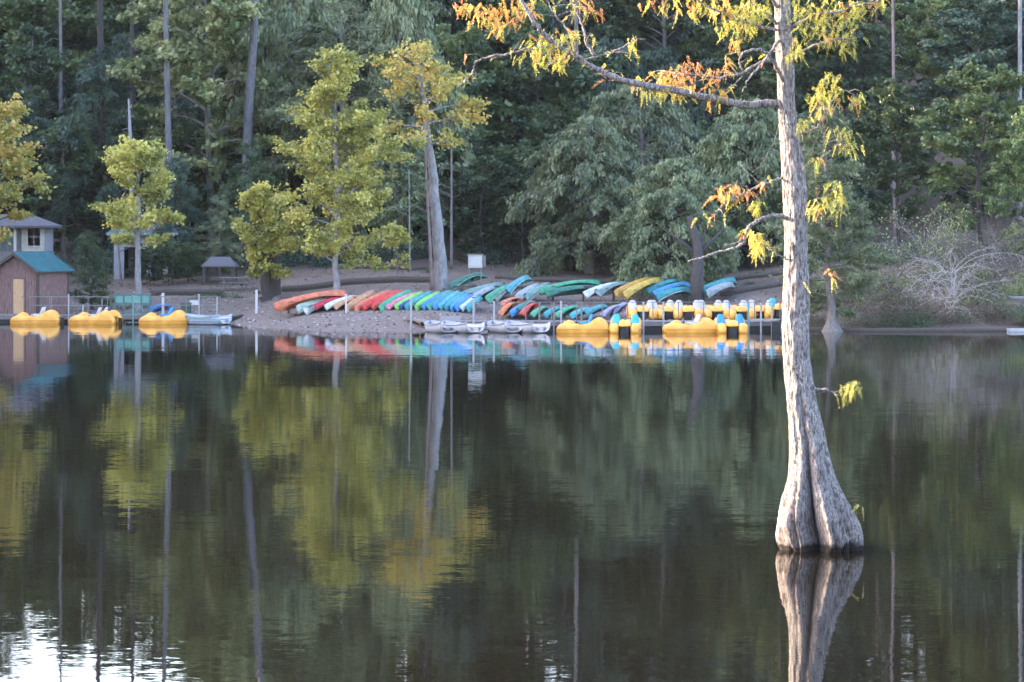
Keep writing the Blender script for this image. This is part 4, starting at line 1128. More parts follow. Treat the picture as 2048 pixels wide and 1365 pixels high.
G1 = 'canoes and kayaks laid side by side along the beach'
rowd = [
    (547, 604, 692, 580, 'c_salmon', 'long salmon orange canoe lying lengthwise at the left end of the beach row', False, None),
    (553, 618, 640, 592, 'c_orange', 'bright orange red canoe under the long salmon one at the left end', False, None),
    (592, 619, 690, 590, 'c_palegreen', 'pale green canoe, first light one from the left in the beach row', False, None),
    (606, 623, 700, 594, 'c_white', 'white canoe between the pale green one and the crimson one', False, None),
    (628, 618, 700, 592, 'c_crimson', 'crimson canoe with white ones on both sides', True, None),
    (649, 619, 712, 592, 'c_white', 'whitish kayak just right of the crimson one', True, None),
    (667, 619, 722, 592, 'c_tan', 'brown orange kayak under the tree stem in the beach row', True, None),
    (690, 621, 750, 580, 'c_tan', 'tan canoe just right of the tree stem, first of the steeply tilted ones', False, None),
    (708, 621, 782, 580, 'c_salmon', 'salmon red canoe just right of the tilted tan one', False, None),
    (724, 620, 797, 580, 'c_red', 'red kayak right of the salmon one in the tilted part of the row', True, None),
    (742, 619, 808, 580, 'c_red', 'last red kayak before the first green one', True, None),
    (757, 620, 822, 579, 'c_green', 'first green canoe from the left, between red and pink kayaks', False, 'c_palegreen'),
    (772, 620, 834, 586, 'c_pink', 'pinkish red kayak between two green ones', True, None),
    (789, 620, 846, 584, 'c_lime', 'lime tipped kayak just right of the pink one', True, None),
    (799, 620, 852, 588, 'c_navy', 'navy blue kayak, darkest of the beach row', True, None),
    (809, 620, 864, 583, 'c_teal', 'teal kayak between the navy one and the pale rail post', True, None),
    (829, 620, 880, 584, 'c_lime', 'bright lime kayak just right of the pale rail post', True, None),
    (843, 619, 893, 584, 'c_blue', 'blue kayak next to the bright lime one', True, None),
    (854, 620, 902, 580, 'c_green', 'sea green canoe behind the left white boat, left of its blue neighbours', False, 'c_palegreen'),
    (866, 621, 910, 584, 'c_blue', 'blue kayak between the sea green canoe and an aqua one', True, None),
    (877, 622, 919, 582, 'c_aqua', 'aqua kayak above the left white rowing boat', True, None),
    (889, 622, 930, 584, 'c_teal', 'teal kayak above the gap between the two left white boats', True, None),
    (900, 623, 938, 587, 'c_sky', 'sky blue kayak, fourth from the right end of the beach row', True, None),
    (910, 623, 947, 589, 'c_blue', 'blue kayak, third from the right end of the beach row', True, None),
    (921, 622, 952, 592, 'c_white', 'white canoe edge near the right end of the beach row', True, None),
    (933, 624, 962, 592, 'c_teal', 'teal kayak closing the right end of the beach row', True, None),
]
for q in rowd:
    place_canoe(q[0], q[1] - 5, q[2], q[3] + 1, 152.6 + random.uniform(-.15, .15), q[4], q[5], G1, q[6], R(180 - random.uniform(12, 42)), q[7])
G2 = 'canoes piled on the upper terrace'
for q in [
    (898, 570, 968, 546, 161, 'c_dkgreen', 'dark green canoe tilted up towards the info board', False, 'c_palegreen'),
    (916, 590, 1008, 566, 159, 'c_greygreen', 'grey green canoe below the one by the info board', False, None),
    (936, 597, 996, 572, 158, 'c_grey', 'grey canoe, lowest of the upper pile beside the beach row', False, None),
    (970, 597, 1024, 570, 158, 'c_green', 'green canoe pale along its side, above the orange kayak', False, 'c_palegreen'),
    (985, 594, 1040, 566, 159, 'c_palegreen', 'pale green canoe tucked behind the green one above the orange kayak', False, None),
    (1012, 578, 1058, 552, 160, 'c_aqua', 'aqua canoe turned up on the terrace left of the long dark green one', False, 'c_white'),
    (1030, 594, 1078, 568, 158, 'c_grey', 'grey canoe with a white bow above the red kayak', False, None),
    (1050, 592, 1100, 566, 158.6, 'c_greygreen', 'grey green canoe leading up to the long dark green one', False, None),
    (1075, 572, 1200, 562, 160, 'c_green', 'long green canoe lying lengthwise on the terrace', False, None),
    (1090, 584, 1205, 574, 159.4, 'c_dkgreen', 'dark canoe lying lengthwise under the long green one', False, 'c_black'),
    (1166, 583, 1250, 566, 158.4, 'c_white', 'whitish canoe with its bow left of the mustard canoes', False, None),
    (1190, 584, 1260, 566, 158.8, 'c_greygreen', 'dull green canoe between the whitish one and the mustard ones', False, None),
    (1228, 580, 1300, 556, 158.6, 'c_mustard', 'mustard canoe, left of the yellowish pair on the terrace', False, None),
    (1246, 580, 1318, 556, 158.2, 'c_yellow', 'ochre yellow canoe, right of the yellowish pair on the terrace', False, None),
    (1290, 568, 1372, 560, 160, 'c_teal', 'teal canoe at the back of the blue group by the dark trunk', False, None),
    (1306, 580, 1378, 566, 158.6, 'c_sky', 'bright blue canoe on top of the group by the dark trunk', False, None),
    (1312, 590, 1378, 576, 157.6, 'c_teal', 'teal canoe with a pale side, lowest of the group by the dark trunk', False, 'c_white'),
    (1404, 562, 1470, 556, 161, 'c_teal', 'dim teal canoe right behind the dark trunk', False, None),
    (1412, 576, 1466, 566, 159.4, 'c_grey', 'dim grey canoe right of the dark trunk', False, None)]:
    place_canoe(*q[:5], q[5], q[6], G2, q[7], R(180 - random.uniform(15, 45)), q[8])
G3 = 'kayaks on the beach behind the right dock'
for q in [
    (998, 628, 1030, 606, 151, 'c_orange', 'orange kayak behind the dock, left end of its group'),
    (1000, 608, 1044, 600, 152.5, 'c_salmon', 'salmon kayak lying behind the orange one by the dock'),
    (1020, 628, 1048, 610, 151, 'c_blue', 'blue kayak between the orange and the red one behind the dock'),
    (1036, 618, 1068, 604, 151.8, 'c_dkgreen', 'dark green kayak behind the red one at the dock'),
    (1042, 628, 1074, 608, 150.8, 'c_red', 'red kayak above the second pair of white boats'),
    (1062, 630, 1094, 616, 150.8, 'c_green', 'green kayak right of the red one behind the dock'),
    (1088, 630, 1124, 616, 150.8, 'c_teal', 'teal kayak between two green ones behind the dock'),
    (1110, 630, 1158, 614, 150.8, 'c_green', 'green kayak above the bow of the first long yellow pedal boat'),
    (1140, 632, 1180, 618, 150.6, 'c_aqua', 'aqua kayak above the middle of the first long yellow pedal boat'),
    (1170, 626, 1214, 612, 151.4, 'c_teal', 'dark teal kayak above the stern of the first yellow pedal boat'),
    (1202, 630, 1246, 612, 150.8, 'c_lilac', 'lilac grey kayak left of the row of beached yellow boats'),
    (1222, 624, 1262, 606, 152, 'c_lilac', 'second lilac kayak, higher on the beach than the first')]:
    place_canoe(*q[:5], q[5], q[6], G3, True, R(180 - random.uniform(30, 60)))
# dark canoe beside the pale blue boat
place_canoe(436, 641, 486, 637, 154.2, 'c_black', 'black canoe bow pointing right beside the pale blue boat', None, True, 0)
place_canoe(296, 618, 345, 612, 158, 'c_blue', 'blue kayak behind the third yellow boat from the left', None, True, R(150))

# canoe rack rail under the tilted ends
def rail(name, label, px0, px1, py, D, w_, matn, cat, posts=6, post_h=None):
    a, b_ = at(px0, py, D), at(px1, py, D)
    t = thing(name, label, cat, (a.x, D, T(a.x, D)))
    o = Vector((a.x, D, T(a.x, D)))
    MB().bar(a - o, b_ - o, w_, w_).build('rail', M[matn], t)
    for i in range(posts):
        p = a.lerp(b_, (i + .3) / posts)
        g = T(p.x, D) - .15
        MB().bar(Vector((p.x, D + .12, g)) - o, Vector((p.x, D + .12, p.z - .02)) - o, .11, .11).build('post', M[matn], t)
    return t
rail('canoe_rack', 'dark timber rack that props the tilted beach row of canoes', 560, 950, 596, 154.6, .10, 'timber', 'rack', 7)
rail('canoe_rack', 'dark timber rack under the upper pile of green canoes', 905, 1270, 574, 161, .10, 'timber', 'rack', 6)

# pedal boats
def loft(mb, secs):
    """secs: list of rings (same count)"""
    o = len(mb.v); n = len(secs[0])
    for s in secs: mb.v += [tuple(p) for p in s]
    for i in range(len(secs) - 1):
        for j in range(n):
            mb.f.append((o + i * n + j, o + i * n + (j + 1) % n, o + (i + 1) * n + (j + 1) % n, o + (i + 1) * n + j))
    mb.f.append(tuple(o + j for j in range(n - 1, -1, -1))); L = o + (len(secs) - 1) * n
    mb.f.append(tuple(L + j for j in range(n)))
def ring(x, yc, hw, z0, z1, p=3.2, n=16):
    out = []
    for j in range(n):
        a = 2 * PI * j / n; c, s = math.cos(a), math.sin(a)
        out.append((x, yc + hw * math.copysign(abs(c) ** (2 / p), c), (z0 + z1) / 2 + (z1 - z0) / 2 * math.copysign(abs(s) ** (2 / p), s)))
    return out
def make_pedal(seatm, label, group, loc_, rz):
    t = thing('pedal_boat', label, 'pedal boat', loc_, rz, group)
    h = MB()
    topz = [(-1.32, .20), (-1.22, .34), (-1.0, .43), (-.7, .47), (-.45, .42), (-.1, .40), (.25, .46), (.5, .62), (.72, .72), (.92, .71), (1.1, .60), (1.22, .42), (1.3, .26)]
    for s in (-1, 1):
        secs = []
        for x, zt in topz:
            e = 1 - .45 * abs(x / 1.32) ** 6
            secs.append(ring(x, s * .53, .27 * e, -.16 + .12 * abs(x / 1.3) ** 4, zt))
        loft(h, secs)
    # bridge deck and console between the pontoons
    secs = [ring(x, 0, .30, zb, zt, 3.0) for x, zb, zt in ((-1.12, .30, .38), (-.9, .30, .52), (-.72, .30, .62), (-.5, .30, .56), (-.35, .28, .40), (.2, .28, .38), (.5, .30, .52), (.8, .34, .62), (1.05, .34, .52), (1.15, .34, .42))]
    loft(h, secs)
    h.build('hull', M['yellow'], t, True)
    MB().bar((-1.28, -.80, .16), (1.26, -.80, .16), .02, .05).bar((-1.28, .80, .16), (1.26, .80, .16), .02, .05).build('rub_strip', M['orange_trim'], t)
    wl = MB().tube([(.0, -.2, .12), (.0, .2, .12)], .28, 14)
    for k in range(6):
        a = k * PI / 3
        wl.box((math.cos(a) * .30, 0, .12 + math.sin(a) * .30), (.12, .38, .02), 0, -a)
    wl.box((-.95, 0, .10), (.3, .42, .36)).box((1.0, 0, .12), (.18, .42, .36))
    wl.build('paddle_housing', M['black'], t)
    for s in (-1, 1):
        b = MB()
        secs = []
        for z, hw, d in ((.40, .20, .12), (.55, .21, .10), (.70, .20, .08), (.82, .16, .07), (.88, .08, .05)):
            secs.append([(.28 + (z - .4) * .35 + d * math.cos(a), s * .47 + hw * math.sin(a), z) for a in [2 * PI * j / 12 for j in range(12)]])
        loft(b, secs)
        b.box((.03, s * .47, .45), (.42, .38, .10))
        b.build('seat', M[seatm], t, True)
    MB().tube([(-.35, 0, .38), (-.30, 0, .62)], .018, 6).tube([(-.30, -.07, .62), (-.30, .07, .62)], .02, 6).build('tiller', M['black'], t)
    b = MB().tube([(1.25, 0, .30), (1.42, 0, .28)], .03, 6).box((1.42, 0, .05), (.22, .03, .5)); b.build('rudder', M['black'], t)
    return t
M['seat_blue'] = mat('seat_blue', (.03, .26, .56), .4, .1, 3); M['seat_teal'] = mat('seat_teal', (.04, .38, .44), .4, .1, 3); M['seat_white'] = mat('seat_white', (.50, .48, .50), .4, .1, 3)
def wl(py): return H0 * F / (py - YH)
G4 = 'yellow pedal boats moored at the docks'
make_pedal('seat_white', 'yellow pedal boat with white seats in front of the shed, leftmost of three', G4, (XX(72, 154.6), 154.6, .02), R(3))
make_pedal('seat_white', 'yellow pedal boat in front of the small evergreen, middle of the left three', G4, (XX(192, 154.4), 154.4, .02), R(-14))
make_pedal('seat_blue', 'yellow pedal boat touching the pale blue boat, rightmost of the left three', G4, (XX(328, 154.2), 154.2, .02), R(4))
make_pedal('seat_blue', 'yellow pedal boat seen side on, right of the small white boats', G4, (XX(1166, 142), 142, .02), R(-3))
make_pedal('seat_teal', 'yellow pedal boat seen bow on, its dark tunnel facing the lake, left one of two', G4, (XX(1251, 142), 142.2, .02), R(86))
make_pedal('seat_white', 'yellow pedal boat seen side on with pale seats, between the two bow on ones', G4, (XX(1380, 142), 142, .02), R(2))
make_pedal('seat_blue', 'yellow pedal boat seen bow on with blue seats, next to the bare dock end', G4, (XX(1462, 142), 142.2, .02), R(91))
G5 = 'yellow pedal boats pulled up behind the right dock'
xs_ = [1284, 1328, 1376, 1424, 1474, 1520, 1562]
lb = ['leftmost beached yellow boat behind the dock, white seats', 'second beached yellow boat from the left, pale seats', 'third beached yellow boat from the left, above the side on boat',
      'middle beached yellow boat of the row, left of the blue seats', 'third beached yellow boat from the cypress, behind the blue seats', 'beached yellow boat behind the green rail post', 'beached yellow boat with teal seats, half behind the cypress trunk']
for i, px in enumerate(xs_):
    D = 150.2 + (.3 if i % 2 else 0); x = XX(px, D)
    make_pedal('seat_teal' if i == 6 else 'seat_white', lb[i], G5, (x, D, max(.3, T(x, D)) + .20), R(90 + random.uniform(-16, 16)))

# small white rowing boats
def make_row(label, px, D, rz, L=2.9, B=1.25, matn='alu', group='small white rowing boats at the right dock', name='rowing_boat', ribs=0):
    t = thing(name, label, 'rowing boat', (XX(px, D), D, -.12), rz, group)
    V, Fc, rim = hull_shell(L, B, .50, bow=3.2, stern=8, blunt=.80, th=.03, sheer=.16, flat=3.2)
    MB().add(V, Fc).build('hull', M[matn], t, True)
    g = MB()
    for r_ in rim: g.tube(r_, .03, 6)
    g.build('gunwale', M[matn], t, True)
    for x in (-.75, .1, .9):
        MB().box((x, 0, .38), (.26, B * .88, .035)).build('seat', M['metal'], t)
    if ribs:
        rb = MB()
        for k in range(ribs):
            z = .18 + k * .13
            for s in (-1, 1):
                rb.tube([((u - .5) * L * .86, s * (B / 2 * max(.03, 1 - abs(2 * (u * .86 + .07) - 1) ** (3.2 if u < .5 else 8)) * (.93 + .05 * k) + .012), z) for u in np.linspace(0, 1, 9)], .016, 5)
            rb.tube([(L / 2 + .012, -B * .36, z), (L / 2 + .012, B * .36, z)], .018, 5)
        rb.build('rib', M['metal'], t)
    return t
make_row('small white boat at the left end of the right dock, left one of its pair', 880, 142.4, R(-68))
make_row('small white boat at the left end of the right dock, right one of its pair', 920, 142.2, R(-58), 3.1, 1.3)
make_row('small white boat below the orange kayak, left one of its pair', 1006, 142.4, R(-68))
make_row('small white boat below the red kayak, right one of its pair', 1050, 142.2, R(-58), 3.1, 1.3)
make_row('pale blue flat boat with ribbed sides at the end of the left dock', 412, 153.6, R(-28), 2.6, 1.45, 'alu_blue', None, 'flat_boat', 4)

# ------------------------------------------------------------------ docks
def dock(label, x0, x1, y0, y1, z, nplank, group=None, floats=True):
    t = thing('dock', label, 'dock', (x0, y0, 0), 0, group)
    w_ = x1 - x0; d = y1 - y0
    b = MB(); n = int(w_ / .15)
    for i in range(n):
        b.box(((i + .5) * .15, d / 2, z - .02 + random.uniform(-.003, .003)), (.138, d, .04))
    props(b.build('decking', M['wood_grey'], t), kind='stuff')
    MB().box((w_ / 2, .04, z - .14), (w_, .06, .18)).build('fascia', M['wood_grey'], t)
    MB().box((w_ / 2, d - .04, z - .14), (w_, .06, .18)).build('fascia', M['wood_grey'], t)
    k = int(w_ / 2.4)
    for i in range(k):
        MB().box(((i + .5) * w_ / k, d / 2, z - .36), (w_ / k * .78, d * .86, .34)).build('float', M['black'], t)
    return t
z_r = .47
dock('long weathered dock on the right with the pedal boats moored to it', XX(865, 144.2), XX(1562, 144.2), 144.2, 146.2, z_r, 0)
dock('weathered dock on the left in front of the shed', XX(-160, 156.2), XX(440, 156.2), 156.2, 157.8, .40, 0)
# gangway at the left end of the right dock
t = thing('gangway', 'short brown framed gangway at the left end of the right dock', 'gangway', (XX(862, 144.6), 144.6, z_r))
b = MB().bar((.1, 0, -.04), (-1.0, 3.6, -.02), 1.0, .05); b.build('deck', M['wood_grey'], t)
for s in (0, .9):
    b = MB()
    b.bar((-.55 + s, 0, 0), (-.55 + s, 0, -.7), .06, .06)
    b.bar((-.55 + s, 0, -.1), (-1.3 + s, 2.6, .1), .05, .05)
    b.build('frame', M['wood_brown'], t)
for i, px in enumerate((900, 1466)):
    D = 146.4; x0 = XX(px, D)
    t = thing('gangway', ('plank walkway from the right dock to the beach behind the left white boats', 'plank walkway from the right dock to the beach by the cypress trunk')[i], 'gangway', (x0, D, z_r))
    MB().bar((0, -.2, -.02), (0, 3.6, T(x0, D + 3.6) - z_r + .04), 1.1, .05).build('deck', M['wood_grey'], t)

# posts on and by the docks
def post(px, top, D, zb, r, matn, label, name='rail_post', cat='post', group=None, cap=True):
    x = XX(px, D); zt = ZZ(top, D)
    t = thing(name, label, cat, (x, D, zb), 0, group)
    MB().tube([(0, 0, 0), (0, 0, zt - zb)], r, 10).build('shaft', M[matn], t)
    if cap: MB().tube([(0, 0, zt - zb), (0, 0, zt - zb + .04)], [r * 1.25, r * .8], 10).build('cap', M[matn], t)
    return t
GP = 'posts along the right dock'
for px, top, mt, lab in [
    (822, 598, 'metal', 'pale mooring pole standing in the water left of the white boats'),
    (861, 618, 'wood_grey', 'short post at the left corner of the right dock'),
    (947, 598, 'metal', 'pale post between the two left white boats and the next pair'),
    (988, 604, 'metal', 'pale post just left of the orange kayak'),
    (1079, 606, 'wood_grey', 'post at the right of the second pair of white boats'),
    (1108, 608, 'wood_grey', 'post above the bow of the first long yellow boat'),
    (1122, 604, 'metal', 'thin pale post close to the right of another near the green kayak'),
    (1163, 606, 'wood_grey', 'post above the middle of the first long yellow boat'),
    (1287, 606, 'metal', 'pale post right of the bow on yellow boat with teal seats'),
    (1327, 606, 'metal', 'pale post left of the long yellow boat with pale seats'),
    (1497, 606, 'green_pale', 'pale green post at the start of the bare dock end'),
    (1522, 608, 'metal', 'thin pale post in the middle of the bare dock end'),
    (1544, 608, 'metal', 'thin pale post beside the cypress trunk')]:
    inw = px == 822
    post(px, top, 143.9 if not inw else 143.5, -.5, .05 if not inw else .06, mt, lab, group=GP)
# low rail at the bare dock end
t = thing('dock_rail', 'low pale rail across the bare end of the right dock', 'rail', (XX(1497, 143.8), 143.8, z_r))
MB().bar((0, 0, .12), (XX(1560, 143.8) - XX(1497, 143.8), 0, .12), .05, .07).build('rail', M['metal'], t)
for k in (.1, .85, 1.5): MB().bar((k, 0, 0), (k, 0, .12), .05).build('upright', M['metal'], t)
t = thing('dock_post', 'black rubber bumper column at the dock end by the cypress trunk', 'bumper', (XX(1552, 143.7), 143.7, -.3))
MB().box((0, 0, .4), (.42, .28, .8)).box((0, -.16, .3), (.30, .06, .5)).build('bumper', M['black'], t)
GL = 'posts along the left dock'
for px, top, mt, lab in [
    (103, 596, 'wood_grey', 'grey post in front of the shed wall'),
    (137, 590, 'metal', 'pale post at the right corner of the shed'),
    (166, 612, 'metal', 'thin post below the small dark evergreen'),
    (204, 600, 'wood_grey', 'grey post behind the middle of the left three yellow boats'),
    (221, 592, 'box_green', 'dark green post left of the green railing'),
    (266, 592, 'green_pale', 'pale green post in the middle of the green railing'),
    (398, 590, 'metal', 'thin tall pole behind the pale blue boat, left one'),
    (434, 596, 'metal', 'thin tall pole behind the pale blue boat, right one')]:
    post(px, top, 156.0, -.5, .045, mt, lab, group=GL)
post(513, 582, 156.5, T(XX(513, 156.5), 156.5) - .2, .07, 'white', 'white post standing alone on the beach left of the canoes', 'beach_post', group=None)
post(326, 588, 158.5, T(XX(326, 158.5), 158.5) - .2, .08, 'white', 'stubby white post behind the third yellow boat', 'beach_post')
post(692, 590, 151.8, T(XX(692, 151.8), 151.8) - .1, .05, 'white', 'short white stake in front of the canoe row at the tree stem', 'stake')
# green railing
t = thing('railing', 'green railing with pale panels on the left dock behind the boats', 'railing', (XX(230, 157.6), 157.6, .40))
wd = XX(300, 157.6) - XX(230, 157.6)
for k in range(5): MB().bar((wd * k / 4, 0, 0), (wd * k / 4, 0, 1.12), .06).build('post', M['green_paint'], t)
for z in (.12, .58, 1.08): MB().bar((0, 0, z), (wd, 0, z), .05, .07).build('rail', M['green_paint'], t)
for k in range(4): MB().box((wd * (k + .5) / 4, .01, .84), (wd / 4 - .09, .02, .38)).build('panel', M['green_pale'], t)
for nm, px0, px1, dd, lab in (('railing', 305, 440, 157.7, 'thin grey railing on the left dock right of the green one'), ('railing', 60, 215, 157.7, 'thin grey railing on the left dock in front of the shed')):
    t = thing(nm, lab, 'railing', (XX(px0, dd), dd, .40)); wd = XX(px1, dd) - XX(px0, dd)
    for k in range(5): MB().bar((wd * k / 4, 0, 0), (wd * k / 4, 0, 1.0), .04).build('post', M['wood_grey'], t)
    for z in (.5, .98): MB().bar((0, 0, z), (wd, 0, z), .035, .05).build('rail', M['wood_grey'], t)
# rail along the back of the right dock
t = thing('railing', 'thin grey railing along the back of the right dock', 'railing', (XX(950, 146.1), 146.1, z_r)); wd = XX(1560, 146.1) - XX(950, 146.1)
for k in range(13): MB().bar((wd * k / 12, 0, 0), (wd * k / 12, 0, .95), .05).build('post', M['wood_grey'], t)
for z in (.93,): MB().bar((0, 0, z), (wd, 0, z), .03, .035).build('rail', M['wood_grey'], t)

# dark utility box, benches, boards
D = 158.2; x = XX(372, D)
t = thing('litter_bin', 'dark green box shaped bin on the beach behind the third yellow boat', 'bin', (x, D, T(x, D)))
MB().box((0, 0, .45), (.55, .5, .62)).build('body', M['box_green'], t); MB().box((0, 0, .80), (.62, .56, .08), taper=.85).build('lid', M['box_green'], t)
for dx in (-.2, .2): MB().bar((dx, 0, -.1), (dx, 0, .15), .06).build('leg', M['timber'], t)
D = 160; x = XX(388, D)
t = thing('notice_sign', 'small pale sign board right of the dark green bin', 'sign', (x, D, T(x, D)))
MB().box((0, 0, .62), (.5, .03, .28)).build('board', M['white'], t); MB().bar((0, .03, -.1), (0, .03, .74), .05).build('post', M['wood_grey'], t)

D = 163; x = XX(954, D)
t = thing('info_board', 'white boxy information board above the dark green canoe', 'sign', (x, D, T(x, D) - .05))
zb = ZZ(536, D) - t.location.z; zt = ZZ(510, D) - t.location.z
MB().box((-.1, 0, (zb + zt) / 2), (.82, .30, zt - zb)).build('cabinet', mat('cabinet_paint', (.46, .45, .45), .6, .12, 5), t)
MB().box((.42, 0, (zb + zt) / 2), (.16, .24, (zt - zb) * .9)).build('side_panel', M['wood_grey'], t)
MB().box((-.1, -.02, zt + .03), (.92, .40, .05)).build('cap', M['wood_grey'], t)
MB().box((-.1, -.16, (zb + zt) / 2), (.66, .02, (zt - zb) * .74)).build('notice', mat('notice_paper', (.52, .50, .50), .6, .1, 12), t)
for dx in (-.42, .22): MB().bar((dx, 0, 0), (dx, 0, zb), .08).build('post', M['wood_grey'], t)

def picnic(px, D, label, rz=0):
    x = XX(px, D)
    t = thing('picnic_table', label, 'picnic table', (x, D, T(x, D)), rz)
    for k in range(5): MB().box((0, (k - 2) * .15, .75), (1.8, .14, .04)).build('top_plank', M['wood_grey'], t)
    for s in (-1, 1):
        MB().box((0, s * .72, .45), (1.8, .26, .04)).build('bench', M['wood_grey'], t)
        b = MB().bar((s * .65, -.5, 0), (s * .65, -.2, .73), .05, .09).bar((s * .65, .5, 0), (s * .65, .2, .73), .05, .09).bar((s * .65, -.8, .42), (s * .65, .8, .42), .05, .09)
        b.build('leg_frame', M['wood_grey'], t)
picnic(272, 164.5, 'pale picnic table at the foot of the small sycamore', .2)
picnic(470, 172, 'picnic table beside the low shelter left of the dark trunk')
# low shelter
D = 176; x = XX(440, D)
t = thing('picnic_shelter', 'low grey roofed shelter left of the dark trunk', 'shelter', (x, D, T(x, D) - .1))
zt = ZZ(514, D) - t.location.z
hgt = max(1.0, zt)
MB().add([(-1.05, -1, hgt - .55), (1.05, -1, hgt - .55), (.6, .2, hgt), (-.6, .2, hgt), (-1.05, 1.4, hgt - .55), (1.05, 1.4, hgt - .55), (-1.05, -1, hgt - .63), (1.05, -1, hgt - .63), (1.05, 1.4, hgt - .63), (-1.05, 1.4, hgt - .63)],
         [(0, 1, 2, 3), (3, 2, 5, 4), (1, 5, 2), (0, 3, 4), (6, 7, 1, 0), (8, 9, 4, 5), (7, 8, 5, 1), (9, 6, 0, 4), (9, 8, 7, 6)]).build('roof', M['roof_grey'], t)
for sx in (-1, 1):
    for sy in (-.9, 1.3): MB().bar((sx * .9, sy, 0), (sx * .9, sy, hgt - .60), .11).build('post', M['timber'], t)

# terrace timbers and logs
def log(px0, px1, py, D, r, label, matn='timber', slope=0, name='terrace_timber'):
    a = at(px0, py, D); b_ = at(px1, py + slope, D)
    t = thing(name, label, 'timber', a)
    n = 8
    o = Vector(a)
    pts = []
    for k in range(n + 1):
        p = a.lerp(b_, k / n); p.z = T(p.x, D) + r * .6; pts.append(p - o)
    MB().tube(pts, r, 8).build('log', M[matn], t)
log(300, 445, 556, 170, .22, 'long dark timber edging right of the small sycamore')
log(690, 872, 538, 176, .20, 'dark timber edging behind the tall yellow tree, left of the thick pale trunk')
log(565, 700, 570, 166, .22, 'dark timber edging right behind the salmon canoe')
log(700, 862, 568, 166, .22, 'dark timber edging behind the tilted red canoes')
log(990, 1330, 545, 171, .16, 'long low timber edging behind the green canoes')
log(1425, 1600, 556, 170, .18, 'upper dark log on the slope left of the cypress trunk')
log(1440, 1640, 572, 164, .16, 'lower dark log on the slope left of the cypress trunk')
log(160, 300, 570, 167, .16, 'timber edging between shed and small sycamore')
log(1700, 1880, 590, 158, .14, 'fallen log on the slope between small cypress and bleached shrub', 'bark_grey', name='fallen_log')
log(1930, 2080, 602, 155, .12, 'fallen pale log on the slope by the right edge of the photo', 'bark_pale', name='fallen_log')
# shoreline timber along the right bank
t = thing('shore_timber', 'dark timber edging at the waterline of the right bank', 'timber', (XX(1600, 143.6), 143.6, 0))
pts = []
for k in range(20):
    x = XX(1600 + k * 40, 143.6); pts.append(Vector((x - t.location.x, shore(x) - .25 - 143.6, .06)))
MB().tube(pts, .12, 8).build('log', M['timber'], t)
# small pale float at the far right
D = 143; t = thing('swim_float', 'small pale float lying on the water at the far right edge', 'float', (XX(2033, D), D, 0))
MB().box((0, 0, .08), (.85, .8, .14)).build('deck', M['alu'], t); MB().box((-.25, 0, -.02), (.2, .7, .12)).box((.25, 0, -.02), (.2, .7, .12)).build('pontoon', M['black'], t)

# ------------------------------------------------------------------ buildings
def shed():
    D = 159.2
    xl, xr = XX(-75, D), XX(70, D)
    z0 = .35
    t = thing('boat_shed', 'red brown board shed with a teal metal roof at the left dock', 'shed', (XX(34, D), D, z0), R(-28))
    wdt, dep, eh, rh = 2.9, 2.7, 2.55, 3.42
    # boards with recessed joints
    b = MB()
    def wall(ax, fixed, a0, a1, hf):
        n = int((a1 - a0) / .2)
        for i in range(n):
            c = a0 + (i + .5) * (a1 - a0) / n; w_ = (a1 - a0) / n - .016
            h = hf(c); off = random.uniform(-.006, .006)
            if ax == 'x': b.box((c, fixed + off, h / 2), (w_, .05, h))
            else: b.box((fixed + off, c, h / 2), (.05, w_, h))
    gable = lambda x: eh + (rh - eh) * (1 - abs(x) / (wdt / 2)) - .05
    wall('x', 0, -wdt / 2, wdt / 2, gable); wall('x', dep, -wdt / 2, wdt / 2, gable)
    wall('y', -wdt / 2, .05, dep - .05, lambda y: eh); wall('y', wdt / 2, .05, dep - .05, lambda y: eh)
    b.build('wall', M['shed_red'], t)
    MB().box((0, dep / 2, eh / 2), (wdt - .1, dep - .1, eh)).build('lining', M['timber'], t)
    r = MB()
    ov = .32
    for s in (-1, 1):
        ex, ez = s * (wdt / 2 + ov), eh - ov * (rh - eh) / (wdt / 2)
        V = [(0, -ov, rh + .06), (ex, -ov, ez + .06), (ex, dep + ov, ez + .06), (0, dep + ov, rh + .06), (0, -ov, rh), (ex, -ov, ez), (ex, dep + ov, ez), (0, dep + ov, rh)]
        r.add(V, [(0, 1, 2, 3), (7, 6, 5, 4), (0, 4, 5, 1), (1, 5, 6, 2), (2, 6, 7, 3)])
        for k in range(10):   # standing seams
            y = -ov + (k + .5) * (dep + 2 * ov) / 10
            r.bar((0.01 * s, y, rh + .075), (ex, y, ez + .075), .03, .035)
    ro = r.build('roof', M['roof_teal'], t)
    f = MB()
    for s in (-1, 1): f.bar((0, -ov - .02, rh - .04), (s * (wdt / 2 + ov), -ov - .02, eh - ov * (rh - eh) / (wdt / 2) - .04), .03, .16)
    f.build('fascia', M['timber'], t)
    d = MB().box((.15, -.04, 1.0), (.72, .05, 1.95)); dd = d.build('door', M['shed_door'], t)
    MB().box((.42, -.09, 1.0), (.05, .06, .12)).build('handle', M['metal'], dd)
    fr = MB().box((-.26, -.05, 1.02), (.09, .06, 2.04)).box((.56, -.05, 1.02), (.09, .06, 2.04)).box((.15, -.05, 2.06), (.91, .06, .09)); fr.build('door_frame', M['shed_red'], t)
    b = MB()
    for x in (-wdt / 2, wdt / 2):
        for y in (0, dep): b.bar((x, y, -.8), (x, y, eh - .02), .13)
    b.build('corner_post', M['timber'], t)
    return t
shed()

